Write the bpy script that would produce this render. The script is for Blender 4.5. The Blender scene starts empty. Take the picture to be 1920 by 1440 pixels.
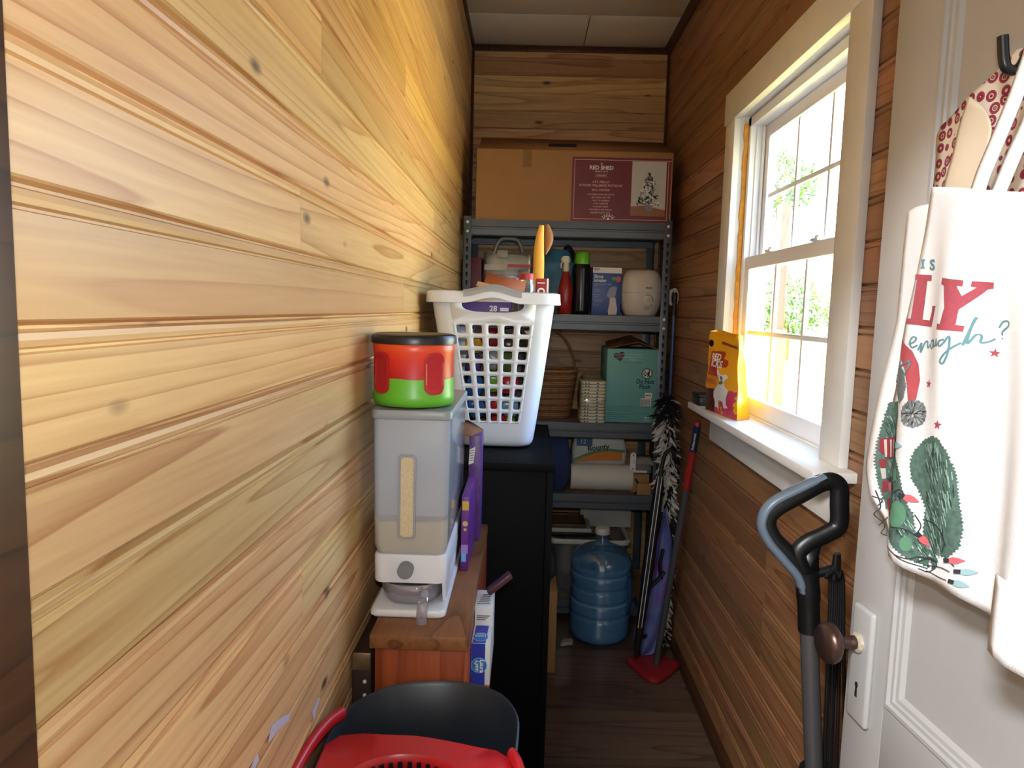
import bpy, bmesh, math, random
from mathutils import Vector, Matrix, noise
random.seed(7)
sc = bpy.context.scene
COL = sc.collection
PI = math.pi
R = math.radians

# ------------------------------------------------------------------ camera
FPX, CAMZ = 1331.0, 1.43
def _basis(vx=985, vy=580, rho=0.028):
    Y = Vector((vx-960, 720-vy, -FPX)).normalized()
    Z = Vector((math.sin(rho), math.cos(rho), 0)); Z = (Z - Y*Z.dot(Y)).normalized()
    X = Y.cross(Z)
    return Matrix((X, Y, Z))
CB = _basis()
cam_d = bpy.data.cameras.new('camera'); cam = bpy.data.objects.new('camera', cam_d); COL.objects.link(cam)
cam.matrix_world = Matrix.Translation((0, 0, CAMZ)) @ CB.to_4x4()
cam_d.sensor_width = 36; cam_d.lens = FPX/1920*36; cam_d.clip_start = 0.02; cam_d.clip_end = 200
sc.camera = cam
def un(x, y, ax, v):                      # a direction measured in the photo met with a real plane of the room
    d = CB @ Vector((x-960, 720-y, -FPX)); i = 'XYZ'.index(ax)
    t = (v - (0, 0, CAMZ)[i]) / d[i]
    return Vector((0, 0, CAMZ)) + d*t

# ------------------------------------------------------------------ light
sc.view_settings.view_transform = 'Standard'; sc.view_settings.look = 'None'
sc.view_settings.gamma = 1.0; sc.view_settings.use_curve_mapping = False
sc.view_settings.exposure = 1.72
sc.cycles.use_denoising = True
sc.cycles.max_bounces = 7; sc.cycles.diffuse_bounces = 4; sc.cycles.glossy_bounces = 3; sc.cycles.transparent_max_bounces = 16
sc.cycles.use_adaptive_sampling = True; sc.cycles.adaptive_threshold = .03; sc.cycles.caustics_reflective = False; sc.cycles.caustics_refractive = False
sc.cycles.sample_clamp_indirect = 6.0
world = bpy.data.worlds.new('sky'); sc.world = world; world.use_nodes = True
wn = world.node_tree.nodes; wl = world.node_tree.links
sky = wn.new('ShaderNodeTexSky'); sky.sky_type = 'NISHITA'; sky.sun_disc = False
sky.sun_elevation = R(52); sky.sun_rotation = R(250); sky.air_density = 1.0; sky.dust_density = 1.5
wn['Background'].inputs['Strength'].default_value = 1.05
wl.new(sky.outputs[0], wn['Background'].inputs['Color'])
def light(name, kind, loc, energy, color=(1, 1, 1), **kw):
    d = bpy.data.lights.new(name, kind); d.energy = energy; d.color = color
    for k, v in kw.items(): setattr(d, k, v)
    o = bpy.data.objects.new(name, d); COL.objects.link(o); o.location = loc
    return o
s_ = light('sun', 'SUN', (0, 0, 9), 21.0, (1.0, .88, .62), angle=R(.6))
s_.rotation_euler = Vector((.42, .30, -1)).to_track_quat('-Z', 'Y').to_euler()   # comes over the roof, falls on the yard
light('camera_flash', 'POINT', (0.0, -.02, CAMZ+.085), 3.6, (.93, .97, 1), shadow_soft_size=.018)
f_ = light('flash_beam', 'SPOT', (0.0, -.02, CAMZ+.085), 6.0, (.93, .97, 1), shadow_soft_size=.018, spot_size=R(70), spot_blend=1.0)
f_.rotation_euler = Vector((.10, 1, -.12)).to_track_quat('-Z', 'Y').to_euler()
k_ = light('kitchen_fill_light', 'AREA', (-.72, -.78, 2.55), 38.0, (.94, .97, 1), shape='DISK', size=.45)  # area light added as fill from behind the doorway, no lamp in view
p_ = light('window_portal', 'AREA', (.80, 1.975, 1.6), 1.0, size=.82, size_y=.96, shape='RECTANGLE')
p_.rotation_euler = (0, R(90), 0); p_.data.cycles.is_portal = True

# ------------------------------------------------------------------ materials
def nodes(name):
    m = bpy.data.materials.new(name); m.use_nodes = True
    nt = m.node_tree; b = nt.nodes['Principled BSDF']
    return m, nt.nodes, nt.links, b
def rgba(c): return (c[0], c[1], c[2], 1)
def sr(r, g, b):                          # 0-255 display colour to scene linear
    f = lambda c: (c/255/12.92 if c/255 <= .04045 else ((c/255+.055)/1.055)**2.4)
    return (f(r), f(g), f(b))
_mc = {}
def mat(name, col, rough=.5, metal=0.0, var=.06, vs=12., bump=0.0, bs=60., spec=.5, coat=0.0, emit=None):
    if name in _mc: return _mc[name]
    m, n, l, b = nodes(name)
    b.inputs['Roughness'].default_value = rough; b.inputs['Metallic'].default_value = metal
    b.inputs['Specular IOR Level'].default_value = spec; b.inputs['Coat Weight'].default_value = coat
    tc = n.new('ShaderNodeTexCoord'); nz = n.new('ShaderNodeTexNoise'); nz.inputs['Scale'].default_value = vs
    nz.inputs['Detail'].default_value = 4
    l.new(tc.outputs['Object'], nz.inputs['Vector'])
    mx = n.new('ShaderNodeMix'); mx.data_type = 'RGBA'
    mx.inputs['A'].default_value = rgba([c*(1-var*1.6) for c in col]); mx.inputs['B'].default_value = rgba([min(1, c*(1+var*1.6)) for c in col])
    l.new(nz.outputs['Fac'], mx.inputs['Factor']); l.new(mx.outputs['Result'], b.inputs['Base Color'])
    if bump:
        n2 = n.new('ShaderNodeTexNoise'); n2.inputs['Scale'].default_value = bs; n2.inputs['Detail'].default_value = 3
        l.new(tc.outputs['Object'], n2.inputs['Vector'])
        bp = n.new('ShaderNodeBump'); bp.inputs['Strength'].default_value = bump; bp.inputs['Distance'].default_value = .002
        l.new(n2.outputs['Fac'], bp.inputs['Height']); l.new(bp.outputs['Normal'], b.inputs['Normal'])
    if emit: b.inputs['Emission Color'].default_value = rgba(emit); b.inputs['Emission Strength'].default_value = 1
    _mc[name] = m; return m
def clear(name, tint=(1, 1, 1), gloss=.04, diffuse=0.0, dcol=(.8, .8, .8), rough=.02):
    """thin clear sheet: tinted see-through, mirror-like sheen by Fresnel, some body haze"""
    if name in _mc: return _mc[name]
    m, n, l, b = nodes(name); n.remove(b); out = n['Material Output']
    t = n.new('ShaderNodeBsdfTransparent'); t.inputs[0].default_value = rgba(tint)
    g = n.new('ShaderNodeBsdfGlossy'); g.inputs['Roughness'].default_value = rough
    lw = n.new('ShaderNodeLayerWeight'); lw.inputs['Blend'].default_value = .5
    pw_ = n.new('ShaderNodeMath'); pw_.operation = 'POWER'; pw_.inputs[1].default_value = 5; l.new(lw.outputs['Facing'], pw_.inputs[0])
    ad = n.new('ShaderNodeMath'); ad.operation = 'MULTIPLY_ADD'; ad.inputs[1].default_value = .9; ad.inputs[2].default_value = .035+gloss; ad.use_clamp = True
    l.new(pw_.outputs[0], ad.inputs[0])
    src = t.outputs[0]
    if diffuse:
        d = n.new('ShaderNodeBsdfDiffuse'); d.inputs[0].default_value = rgba(dcol)
        tl = n.new('ShaderNodeBsdfTranslucent'); tl.inputs[0].default_value = rgba(dcol)
        m0 = n.new('ShaderNodeMixShader'); m0.inputs[0].default_value = .35
        l.new(d.outputs[0], m0.inputs[1]); l.new(tl.outputs[0], m0.inputs[2])
        m1 = n.new('ShaderNodeMixShader'); m1.inputs[0].default_value = diffuse
        l.new(t.outputs[0], m1.inputs[1]); l.new(m0.outputs[0], m1.inputs[2]); src = m1.outputs[0]
    mx = n.new('ShaderNodeMixShader'); l.new(ad.outputs[0], mx.inputs[0]); l.new(src, mx.inputs[1]); l.new(g.outputs[0], mx.inputs[2])
    l.new(mx.outputs[0], out.inputs['Surface'])
    _mc[name] = m; return m
def wood(name, light_c, dark_c, scale=(8, .55, 8), rings=26., knots=.05, rough=.42, tone=.25, knot_c=(.09, .04, .015), coat=.15, stain=None, ks=5.0):
    if name in _mc: return _mc[name]
    m, n, l, b = nodes(name)
    tc = n.new('ShaderNodeTexCoord'); oi = n.new('ShaderNodeObjectInfo')
    off = n.new('ShaderNodeVectorMath'); off.operation = 'SCALE'; off.inputs[0].default_value = (37.1, 53.7, 71.3)
    l.new(oi.outputs['Random'], off.inputs['Scale'])
    ad = n.new('ShaderNodeVectorMath'); ad.operation = 'ADD'; l.new(tc.outputs['Object'], ad.inputs[0]); l.new(off.outputs[0], ad.inputs[1])
    mp = n.new('ShaderNodeMapping'); mp.inputs['Scale'].default_value = scale; l.new(ad.outputs[0], mp.inputs['Vector'])
    n1 = n.new('ShaderNodeTexNoise'); n1.inputs['Scale'].default_value = 1.0; n1.inputs['Detail'].default_value = 1.05; n1.inputs['Roughness'].default_value = .35
    l.new(mp.outputs[0], n1.inputs['Vector'])
    mu = n.new('ShaderNodeMath'); mu.operation = 'MULTIPLY'; mu.inputs[1].default_value = rings; l.new(n1.outputs['Fac'], mu.inputs[0])
    fr = n.new('ShaderNodeMath'); fr.operation = 'FRACT'; l.new(mu.outputs[0], fr.inputs[0])
    rp = n.new('ShaderNodeValToRGB'); e = rp.color_ramp.elements
    e[0].position = 0; e[0].color = (.10, .10, .10, 1); e[1].position = 1; e[1].color = (.02, .02, .02, 1)
    for p, v in ((.62, .22), (.86, .62), (.95, 1.0)):
        q = e.new(p); q.color = (v, v, v, 1)
    l.new(fr.outputs[0], rp.inputs[0])
    mp2 = n.new('ShaderNodeMapping'); mp2.inputs['Scale'].default_value = [s*14 for s in scale]; l.new(ad.outputs[0], mp2.inputs['Vector'])
    n2 = n.new('ShaderNodeTexNoise'); n2.inputs['Scale'].default_value = 1.0; n2.inputs['Detail'].default_value = 3; l.new(mp2.outputs[0], n2.inputs['Vector'])
    s1 = n.new('ShaderNodeMath'); s1.operation = 'MULTIPLY_ADD'; s1.inputs[1].default_value = .62
    l.new(rp.outputs[0], s1.inputs[0])
    s2 = n.new('ShaderNodeMath'); s2.operation = 'MULTIPLY_ADD'; s2.inputs[1].default_value = .7; s2.inputs[2].default_value = -.25; l.new(n2.outputs['Fac'], s2.inputs[0])
    l.new(s2.outputs[0], s1.inputs[2])
    mx = n.new('ShaderNodeMix'); mx.data_type = 'RGBA'; mx.inputs['A'].default_value = rgba(light_c); mx.inputs['B'].default_value = rgba(dark_c)
    l.new(s1.outputs[0], mx.inputs['Factor'])
    # plank-to-plank tone
    hv = n.new('ShaderNodeHueSaturation'); l.new(mx.outputs['Result'], hv.inputs['Color'])
    tv = n.new('ShaderNodeMapRange'); tv.inputs['To Min'].default_value = 1-tone; tv.inputs['To Max'].default_value = 1+tone*.6
    l.new(oi.outputs['Random'], tv.inputs['Value']); l.new(tv.outputs[0], hv.inputs['Value'])
    tv2 = n.new('ShaderNodeMapRange'); tv2.inputs['To Min'].default_value = .492; tv2.inputs['To Max'].default_value = .508
    wnz = n.new('ShaderNodeTexWhiteNoise'); wnz.noise_dimensions = '1D'; l.new(oi.outputs['Random'], wnz.inputs['W']); l.new(wnz.outputs['Value'], tv2.inputs['Value']); l.new(tv2.outputs[0], hv.inputs['Hue'])
    col = hv.outputs['Color']
    if stain:                              # soft long stains that belong to the boards
        mp3 = n.new('ShaderNodeMapping'); mp3.inputs['Scale'].default_value = [s*.45 for s in scale]; l.new(ad.outputs[0], mp3.inputs['Vector'])
        n4 = n.new('ShaderNodeTexNoise'); n4.inputs['Scale'].default_value = 1.3; n4.inputs['Detail'].default_value = 2; l.new(mp3.outputs[0], n4.inputs['Vector'])
        r4 = n.new('ShaderNodeMapRange'); r4.inputs['From Min'].default_value = .5; r4.inputs['From Max'].default_value = .75; r4.inputs['To Max'].default_value = .6; l.new(n4.outputs['Fac'], r4.inputs['Value'])
        m4 = n.new('ShaderNodeMix'); m4.data_type = 'RGBA'; m4.inputs['B'].default_value = rgba(stain); l.new(r4.outputs[0], m4.inputs['Factor']); l.new(col, m4.inputs['A']); col = m4.outputs['Result']
    if knots:
        mk = n.new('ShaderNodeMapping'); mk.inputs['Scale'].default_value = [ks*(.75 if s < 2 else 1.7) for s in scale]; l.new(ad.outputs[0], mk.inputs['Vector'])
        vo = n.new('ShaderNodeTexVoronoi'); vo.inputs['Scale'].default_value = 1.0; l.new(mk.outputs[0], vo.inputs['Vector'])
        rk = n.new('ShaderNodeMapRange'); rk.inputs['From Min'].default_value = knots*.55; rk.inputs['From Max'].default_value = knots*1.6
        rk.inputs['To Min'].default_value = .92; rk.inputs['To Max'].default_value = 0; l.new(vo.outputs['Distance'], rk.inputs['Value'])
        m5 = n.new('ShaderNodeMix'); m5.data_type = 'RGBA'; m5.inputs['B'].default_value = rgba(knot_c); l.new(rk.outputs[0], m5.inputs['Factor']); l.new(col, m5.inputs['A']); col = m5.outputs['Result']
    l.new(col, b.inputs['Base Color'])
    b.inputs['Roughness'].default_value = rough; b.inputs['Coat Weight'].default_value = coat; b.inputs['Coat Roughness'].default_value = .25
    b.inputs['Specular IOR Level'].default_value = .35
    _mc[name] = m; return m

# ------------------------------------------------------------------ geometry helpers
class G:
    def __init__(s): s.v = []; s.f = []
    def add(s, v, f):
        o = len(s.v); s.v += [tuple(p) for p in v]; s.f += [tuple(i+o for i in q) for q in f]; return s
    def box(s, x0, x1, y0, y1, z0, z1):
        return s.add([(x0,y0,z0),(x1,y0,z0),(x1,y1,z0),(x0,y1,z0),(x0,y0,z1),(x1,y0,z1),(x1,y1,z1),(x0,y1,z1)],
                     [(3,2,1,0),(4,5,6,7),(0,1,5,4),(1,2,6,5),(2,3,7,6),(3,0,4,7)])
    def loft(s, rings, caps=True, closed=True):
        n = len(rings[0]); o = len(s.v)
        for r in rings: s.v += [tuple(p) for p in r]
        for i in range(len(rings)-1):
            for j in range(n if closed else n-1):
                k = (j+1) % n
                s.f.append((o+i*n+j, o+i*n+k, o+(i+1)*n+k, o+(i+1)*n+j))
        if caps and closed:
            s.f.append(tuple(o+j for j in reversed(range(n)))); s.f.append(tuple(o+(len(rings)-1)*n+j for j in range(n)))
        return s
    def lathe(s, prof, n=32, c=(0, 0, 0), axis='Z', caps=True):
        rings = []
        for r, h in prof:
            ring = []
            for j in range(n):
                a = 2*PI*j/n; u, w = r*math.cos(a), r*math.sin(a)
                p = {'Z': (u, w, h), 'X': (h, u, w), 'Y': (w, h, u)}[axis]
                ring.append((p[0]+c[0], p[1]+c[1], p[2]+c[2]))
            rings.append(ring)
        return s.loft(rings, caps)
    def tube(s, pts, r, n=8, closed=False, caps=True, flat=None):
        pts = [Vector(p) for p in pts]; N = len(pts); rings = []
        prev = None
        for i, p in enumerate(pts):
            if closed: t = pts[(i+1) % N]-pts[i-1]
            else: t = pts[min(i+1, N-1)]-pts[max(i-1, 0)]
            if t.length < 1e-9: t = Vector((0, 0, 1))
            t.normalize()
            if prev is None:
                u = t.orthogonal().normalized() if flat is None else (Vector(flat)-t*Vector(flat).dot(t)).normalized()
            else:
                u = prev-t*prev.dot(t)
                u = u.normalized() if u.length > 1e-6 else t.orthogonal().normalized()
            prev = u; w = t.cross(u)
            rr = r[i] if isinstance(r, (list, tuple)) else r
            ra, rb = rr if isinstance(rr, (list, tuple)) else (rr, rr)
            rings.append([p+u*(ra*math.cos(2*PI*j/n))+w*(rb*math.sin(2*PI*j/n)) for j in range(n)])
        if closed: rings.append(rings[0]); return s.loft(rings, False)
        return s.loft(rings, caps)
    def cyl(s, p0, p1, r0, r1=None, n=16): return s.tube([p0, p1], [r0, r0 if r1 is None else r1], n)
    def sphere(s, c, r, n=16, m=10):
        rx, ry, rz = r if isinstance(r, (tuple, list)) else (r, r, r)
        rings = [[(c[0]+rx*max(math.sin(PI*i/m), .01)*math.cos(2*PI*j/n), c[1]+ry*max(math.sin(PI*i/m), .01)*math.sin(2*PI*j/n), c[2]-rz*math.cos(PI*i/m)) for j in range(n)] for i in range(m+1)]
        return s.loft(rings)
    def prism(s, poly, f0, f1):            # poly: 2-D points; f0/f1 map a 2-D point to 3-D front/back
        n = len(poly); o = len(s.v)
        s.v += [tuple(f0(p)) for p in poly]+[tuple(f1(p)) for p in poly]
        s.f.append(tuple(o+i for i in range(n))); s.f.append(tuple(o+n+i for i in reversed(range(n))))
        for i in range(n): s.f.append((o+(i+1) % n, o+i, o+n+i, o+n+(i+1) % n))
        return s
    def tf(s, M):
        s.v = [tuple(M @ Vector(p)) for p in s.v]; return s
def rrect(w, h, r, n=5, cx=0, cy=0):
    pts = []
    for qx, qy, a0 in ((1, 1, 0), (-1, 1, 90), (-1, -1, 180), (1, -1, 270)):
        for i in range(n+1):
            a = R(a0+90*i/n)
            pts.append((cx+qx*(w/2-r)+r*math.cos(a), cy+qy*(h/2-r)+r*math.sin(a)))
    return pts
def circ(r, n=20, cx=0, cy=0, ry=None):
    return [(cx+r*math.cos(2*PI*i/n), cy+(ry or r)*math.sin(2*PI*i/n)) for i in range(n)]
def smooth_path(pts, k=6, closed=False):   # Catmull-Rom
    P = [Vector(p) for p in pts]; N = len(P); out = []
    for i in range(N if closed else N-1):
        if closed: a, b, c, d = P[i-1], P[i], P[(i+1) % N], P[(i+2) % N]
        else: a, b, c, d = P[max(i-1, 0)], P[i], P[i+1], P[min(i+2, N-1)]
        for j in range(k):
            t = j/k
            out.append(.5*((2*b)+(c-a)*t+(2*a-5*b+4*c-d)*t*t+(3*b-a-3*c+d)*t**3))
    if not closed: out.append(P[-1])
    return out
def obj(name, g, m, parent=None, weld=0, loc=None, bevel=0, seg=2, smooth=35, rot=None, kind=None, label=None, mesh=None, solid=0, subd=0):
    if mesh is None:
        mesh = bpy.data.meshes.new(name); mesh.from_pydata(g.v, [], g.f)
        bm = bmesh.new(); bm.from_mesh(mesh)
        if weld: bmesh.ops.remove_doubles(bm, verts=bm.verts, dist=weld)
        bmesh.ops.recalc_face_normals(bm, faces=bm.faces)
        if bevel:
            es = [e for e in bm.edges if len(e.link_faces) == 2 and e.calc_face_angle(0) > R(30)]
            bmesh.ops.bevel(bm, geom=es, offset=bevel, segments=seg, affect='EDGES', profile=.5)
        bm.to_mesh(mesh); bm.free()
        if smooth:
            mesh.shade_smooth(); mesh.set_sharp_from_angle(angle=R(smooth))
        if m: mesh.materials.append(m)
    o = bpy.data.objects.new(name, mesh); COL.objects.link(o)
    if parent: o.parent = parent
    if loc is not None: o.location = loc
    if rot is not None: o.rotation_euler = rot
    if kind: o['kind'] = kind
    if label: o['label'] = label
    if solid: md = o.modifiers.new('s', 'SOLIDIFY'); md.thickness = solid; md.offset = 0
    if subd: md = o.modifiers.new('d', 'SUBSURF'); md.levels = subd; md.render_levels = subd
    return o
def tag(o, label, cat, group=None):
    o['label'] = label; o['category'] = cat
    if group: o['group'] = group
    return o
def thing(name, label, cat, loc=(0, 0, 0), rz=0, group=None):
    o = bpy.data.objects.new(name, None); COL.objects.link(o); o.location = loc; o.rotation_euler = (0, 0, rz)
    o.empty_display_size = .05
    return tag(o, label, cat, group)
def struct(name, g=None, m=None, **kw):
    if g is None:
        o = bpy.data.objects.new(name, None); COL.objects.link(o)
    else: o = obj(name, g, m, **kw)
    o['kind'] = 'structure'; return o
class Fr:                                   # a flat frame on a face: origin, right, up; decals sit just proud of it
    def __init__(s, o, u, v):
        s.o = Vector(o); s.u = Vector(u).normalized(); s.v = Vector(v).normalized(); s.n = s.u.cross(s.v)
    def p(s, a, b, h=0): return s.o+s.u*a+s.v*b+s.n*h
def decal(parent, name, fr, polys, m, h=.0004, t=.0005):
    g = G()
    for pl in polys: g.prism(pl, lambda p: fr.p(p[0], p[1], h+t), lambda p: fr.p(p[0], p[1], h-t*.4))
    return obj(name, g, m, parent, smooth=0)
def rect(x0, x1, y0, y1): return [(x0, y0), (x1, y0), (x1, y1), (x0, y1)]
def textmesh(body, size, align='CENTER', bold=0, sx=1.0, shear=0, space=1.0):
    cu = bpy.data.curves.new('t', 'FONT'); cu.body = body; cu.size = size; cu.align_x = align; cu.resolution_u = 3
    cu.offset = bold; cu.shear = shear; cu.space_character = space
    o = bpy.data.objects.new('t', cu); COL.objects.link(o)
    bpy.context.view_layer.update()
    me = bpy.data.meshes.new_from_object(o.evaluated_get(bpy.context.evaluated_depsgraph_get()))
    vs = [(v.co.x*sx, v.co.y) for v in me.vertices]; fs = [tuple(p.vertices) for p in me.polygons]
    bpy.data.objects.remove(o); bpy.data.curves.remove(cu); bpy.data.meshes.remove(me)
    return vs, fs
def lettering(parent, fr, body, size, at, m, h=.0012, name='lettering', rot=0, **kw):
    vs, fs = textmesh(body, size, **kw); c, s = math.cos(rot), math.sin(rot)
    g = G(); g.add([fr.p(at[0]+x*c-y*s, at[1]+x*s+y*c, h) for x, y in vs], fs)
    return obj(name, g, m, parent, smooth=0)
# ------------------------------------------------------------------ the room
XL, XR, YF, YB, ZC = -.30, .68, .40, 3.68, 2.73
PITCH, ZG = .0855, 1.583                    # board height; one groove measured on the left wall
pine = wood('pine_boards', sr(230, 192, 136), sr(170, 108, 54), scale=(10, .36, 10), rings=13, knots=.062, tone=.2, stain=sr(204, 146, 88), ks=5.6)
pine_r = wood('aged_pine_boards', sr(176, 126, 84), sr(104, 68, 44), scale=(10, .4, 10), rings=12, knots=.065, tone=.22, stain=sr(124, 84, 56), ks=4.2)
pine_b = wood('back_pine_boards', sr(222, 176, 124), sr(146, 96, 56), scale=(.55, 9, 9), rings=9, knots=.085, tone=.28, stain=sr(160, 108, 66), ks=6.0)
backing = mat('dark_sheathing', (.05, .03, .02), .9)
cream = mat('cream_paint', sr(226, 224, 218), .45, var=.05, vs=9, bump=.15, bs=40)
vinyl = mat('white_vinyl', sr(240, 240, 240), .35, var=.02)
darktrim = wood('dark_stained_trim', sr(84, 52, 30), sr(40, 22, 12), scale=(9, .8, 9), rings=8, knots=0, tone=.05)

def plank_prof():                           # (height within board, depth behind the face), bottom to top
    p = PITCH
    return [(.0, -.007), (.0022, -.0016), (.004, 0), (p-.0172, 0), (p-.0160, -.003), (p-.0142, -.003), (p-.0125, -.0004),
            (p-.0085, .0004), (p-.0042, -.0004), (p-.0020, -.007), (p, -.007), (p, -.014), (0, -.014)]
def plank_geo(length, axis, face):          # centred on its length; face = direction the board looks
    g = G(); pr = plank_prof()
    rings = []
    for t in (-length/2, length/2):
        ring = []
        for h, d in pr:
            ring.append({'Y': (d*face, t, h), 'X': (t, d*face, h)}[axis])
        rings.append(ring)
    return g.loft(rings)
_pk = {}
def plank(parent, axis, face, c, length, m):
    key = (axis, face, round(length, 4))
    if key not in _pk: _pk[key] = obj('plank', plank_geo(length, axis, face), m, parent, loc=c, smooth=20).data
    else: obj('plank', None, None, parent, loc=c, mesh=_pk[key])
def row_zs():
    z = ZG
    while z > 0: z -= PITCH
    out = []
    while z < ZC: out.append(z); z += PITCH
    return out
rnd = random.Random(3)
wl_ = struct('wall_left', G().box(XL-.10, XL-.013, YF-.02, YB+.12, -.05, ZC+.10), backing)
for i, z in enumerate(row_zs()):
    cut = rnd.choice([None, 1.35, 2.05, 1.05, 2.6, 1.75]) if i % 2 else rnd.choice([None, .95, 2.3])
    segs = [(YF, YB)] if cut is None else [(YF, cut-.0006), (cut+.0006, YB)]
    for a, b in segs: plank(wl_, 'Y', 1, (XL, (a+b)/2, z), b-a, pine)
# right wall, boards cut round the window
WY0, WY1, WZ0, WZ1 = 1.541, 2.409, 1.065, 2.084       # opening
g = G()
for y0, y1, z0, z1 in ((YF-.02, WY0, -.05, ZC+.1), (WY1, YB+.12, -.05, ZC+.1), (WY0, WY1, -.05, WZ0), (WY0, WY1, WZ1, ZC+.1)):
    g.box(XR+.013, XR+.115, y0, y1, z0, z1)
wr_ = struct('wall_right', g, backing)
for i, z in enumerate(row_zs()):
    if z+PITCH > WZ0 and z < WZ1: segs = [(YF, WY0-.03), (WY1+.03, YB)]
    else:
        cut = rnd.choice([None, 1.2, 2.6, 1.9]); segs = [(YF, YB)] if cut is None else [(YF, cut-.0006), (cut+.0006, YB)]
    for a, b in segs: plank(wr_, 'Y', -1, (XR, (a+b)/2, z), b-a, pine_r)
wb_ = struct('wall_back', G().box(XL-.10, XR+.12, YB+.013, YB+.12, -.05, ZC+.1), backing)
for z in row_zs(): plank(wb_, 'X', -1, ((XL+XR)/2, YB, z-.02), XR-XL, pine_b)
# floor of narrow dark strips laid across the closet
flm = wood('dark_floor_boards', sr(112, 88, 72), sr(58, 43, 36), scale=(.7, 10, 10), rings=7, knots=0, tone=.3, rough=.38, coat=.2)
fl_ = struct('floor', G().box(-2.3, 2.2, -2.9, YB+.12, -.06, -.011), backing)
FP = .0915; fg = None; y = YF-.35; i = 0
while y < YB:
    cutx = rnd.uniform(XL+.2, XR-.2) if i % 3 == 0 else None
    for a, b in ([(XL-.02, XR+.02)] if cutx is None else [(XL-.02, cutx), (cutx+.0006, XR+.02)]):
        w = b-a; gg = G().box(-w/2, w/2, 0, FP-.0008, -.011, 0)
        key = ('f', round(w, 3))
        if key in _pk: obj('floor_plank', None, None, fl_, loc=((a+b)/2, y, 0), mesh=_pk[key])
        else: _pk[key] = obj('floor_plank', gg, flm, fl_, loc=((a+b)/2, y, 0)).data
    y += FP; i += 1
obj('kitchen_floor', G().box(-2.3, 2.2, -2.9, YF-.351, -.011, 0), flm, fl_)
# ceiling of painted panels
ceilm = mat('ceiling_panel', sr(236, 229, 214), .8, var=.05, vs=3, bump=.2, bs=90)
ce_ = struct('ceiling', G().box(XL-.10, XR+.12, YF-.14, YB+.12, ZC+.009, ZC+.10), backing)
for x0, x1, y0, y1 in ((XL, XR, YF, 1.92), (XL, XR, 1.924, 3.30), (XL, .250, 3.304, YB), (.254, XR, 3.304, YB)):
    obj('ceiling_panel', G().box(x0, x1, y0, y1, ZC, ZC+.009), ceilm, ce_, bevel=.001)
# dark trims at the ceiling line, quarter round at the floor
struct('trim_1', G().box(XL, XR, YB-.014, YB, ZC-.030, ZC), darktrim, bevel=.003)
struct('trim_2', G().loft([[(XR, y, ZC-.032), (XR-.010, y, ZC-.030), (XR-.026, y, ZC-.012), (XR-.028, y, ZC), (XR, y, ZC)] for y in (YF, YB-.015)]), darktrim)
struct('trim_3', G().loft([[(XL, y, ZC-.020), (XL+.006, y, ZC-.018), (XL+.012, y, ZC-.008), (XL+.013, y, ZC), (XL, y, ZC)] for y in (YF, YB-.015)]), darktrim)
struct('trim_4', G().box(XL, XL+.014, YB-.02, YB, 0, ZC-.031), darktrim, bevel=.003)
struct('trim_5', G().box(XR-.012, XR, YB-.018, YB, 0, ZC-.031), darktrim, bevel=.003)
struct('baseboard_right', G().loft([[(XR, y, .045), (XR-.008, y, .044), (XR-.017, y, .034), (XR-.02, y, .0), (XR, y, .0)] for y in (YF, YB)]), darktrim)

# front wall with the doorway the photographer stands in, and the kitchen behind
plaster = mat('kitchen_plaster', sr(226, 220, 206), .8, var=.04, vs=2)
g = G()
g.box(-2.3, XL+.006, YF-.13, YF, 0, ZC+.01); g.box(.655, 2.2, YF-.13, YF, 0, ZC+.01); g.box(XL+.006, .655, YF-.13, YF, 2.05, ZC+.01)
struct('wall_front', g, plaster)
struct('trim_6', G().box(XL+.004, XL+.009, YF-.14, YF+.004, 0, 2.05), darktrim, bevel=.001)       # doorway lining, left
struct('trim_7', G().box(.650, .656, YF-.14, YF-.001, 0, 2.05), cream, bevel=.001)
struct('trim_8', G().box(XL+.005, .656, YF-.14, YF-.001, 2.045, 2.051), cream, bevel=.001)
struct('wall_kitchen_left', G().box(-2.40, -2.3, -3.0, YF, 0, ZC+.1), plaster)
struct('wall_kitchen_right', G().box(2.2, 2.3, -3.0, YF, 0, ZC+.1), plaster)
struct('wall_kitchen_rear', G().box(-2.4, 2.3, -3.0, -2.9, 0, ZC+.1), plaster)
struct('ceiling_kitchen', G().box(-2.4, 2.3, -3.0, YF-.13, ZC, ZC+.1), plaster)

# ------------------------------------------------------------------ window
glass = clear('window_glass', (.97, 1.0, .985), .02)
win = struct('window_1')
CX = XR-.020                                 # casing face
def wpart(name, g, m=cream, bevel=.002, parent=None, **kw): return obj(name, g, m, parent or win, bevel=bevel, **kw)
wpart('casing', G().box(CX, XR, 2.385, 2.487, 1.118, 2.062))
wpart('casing', G().box(CX, XR, 1.463, 1.565, 1.118, 2.062))
wpart('casing', G().box(CX-.004, XR, 1.455, 2.495, 2.062, 2.163))
wpart('stool', G().box(.590, .712, 1.42, 2.53, 1.095, 1.118), bevel=.004)
wpart('apron', G().box(CX, XR, 1.468, 2.482, .992, 1.095))
JX = .790
wpart('jamb', G().box(XR-.001, JX, 2.388, 2.410, 1.09, 2.075), bevel=.001)
wpart('jamb', G().box(XR-.001, JX, 1.540, 1.562, 1.09, 2.075), bevel=.001)
wpart('jamb', G().box(XR-.001, JX, 1.5625, 2.3875, 2.0655, 2.085), bevel=.001)
wpart('sill', G().box(.700, JX+.05, 1.545, 2.405, 1.06, 1.100), bevel=.002)
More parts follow.
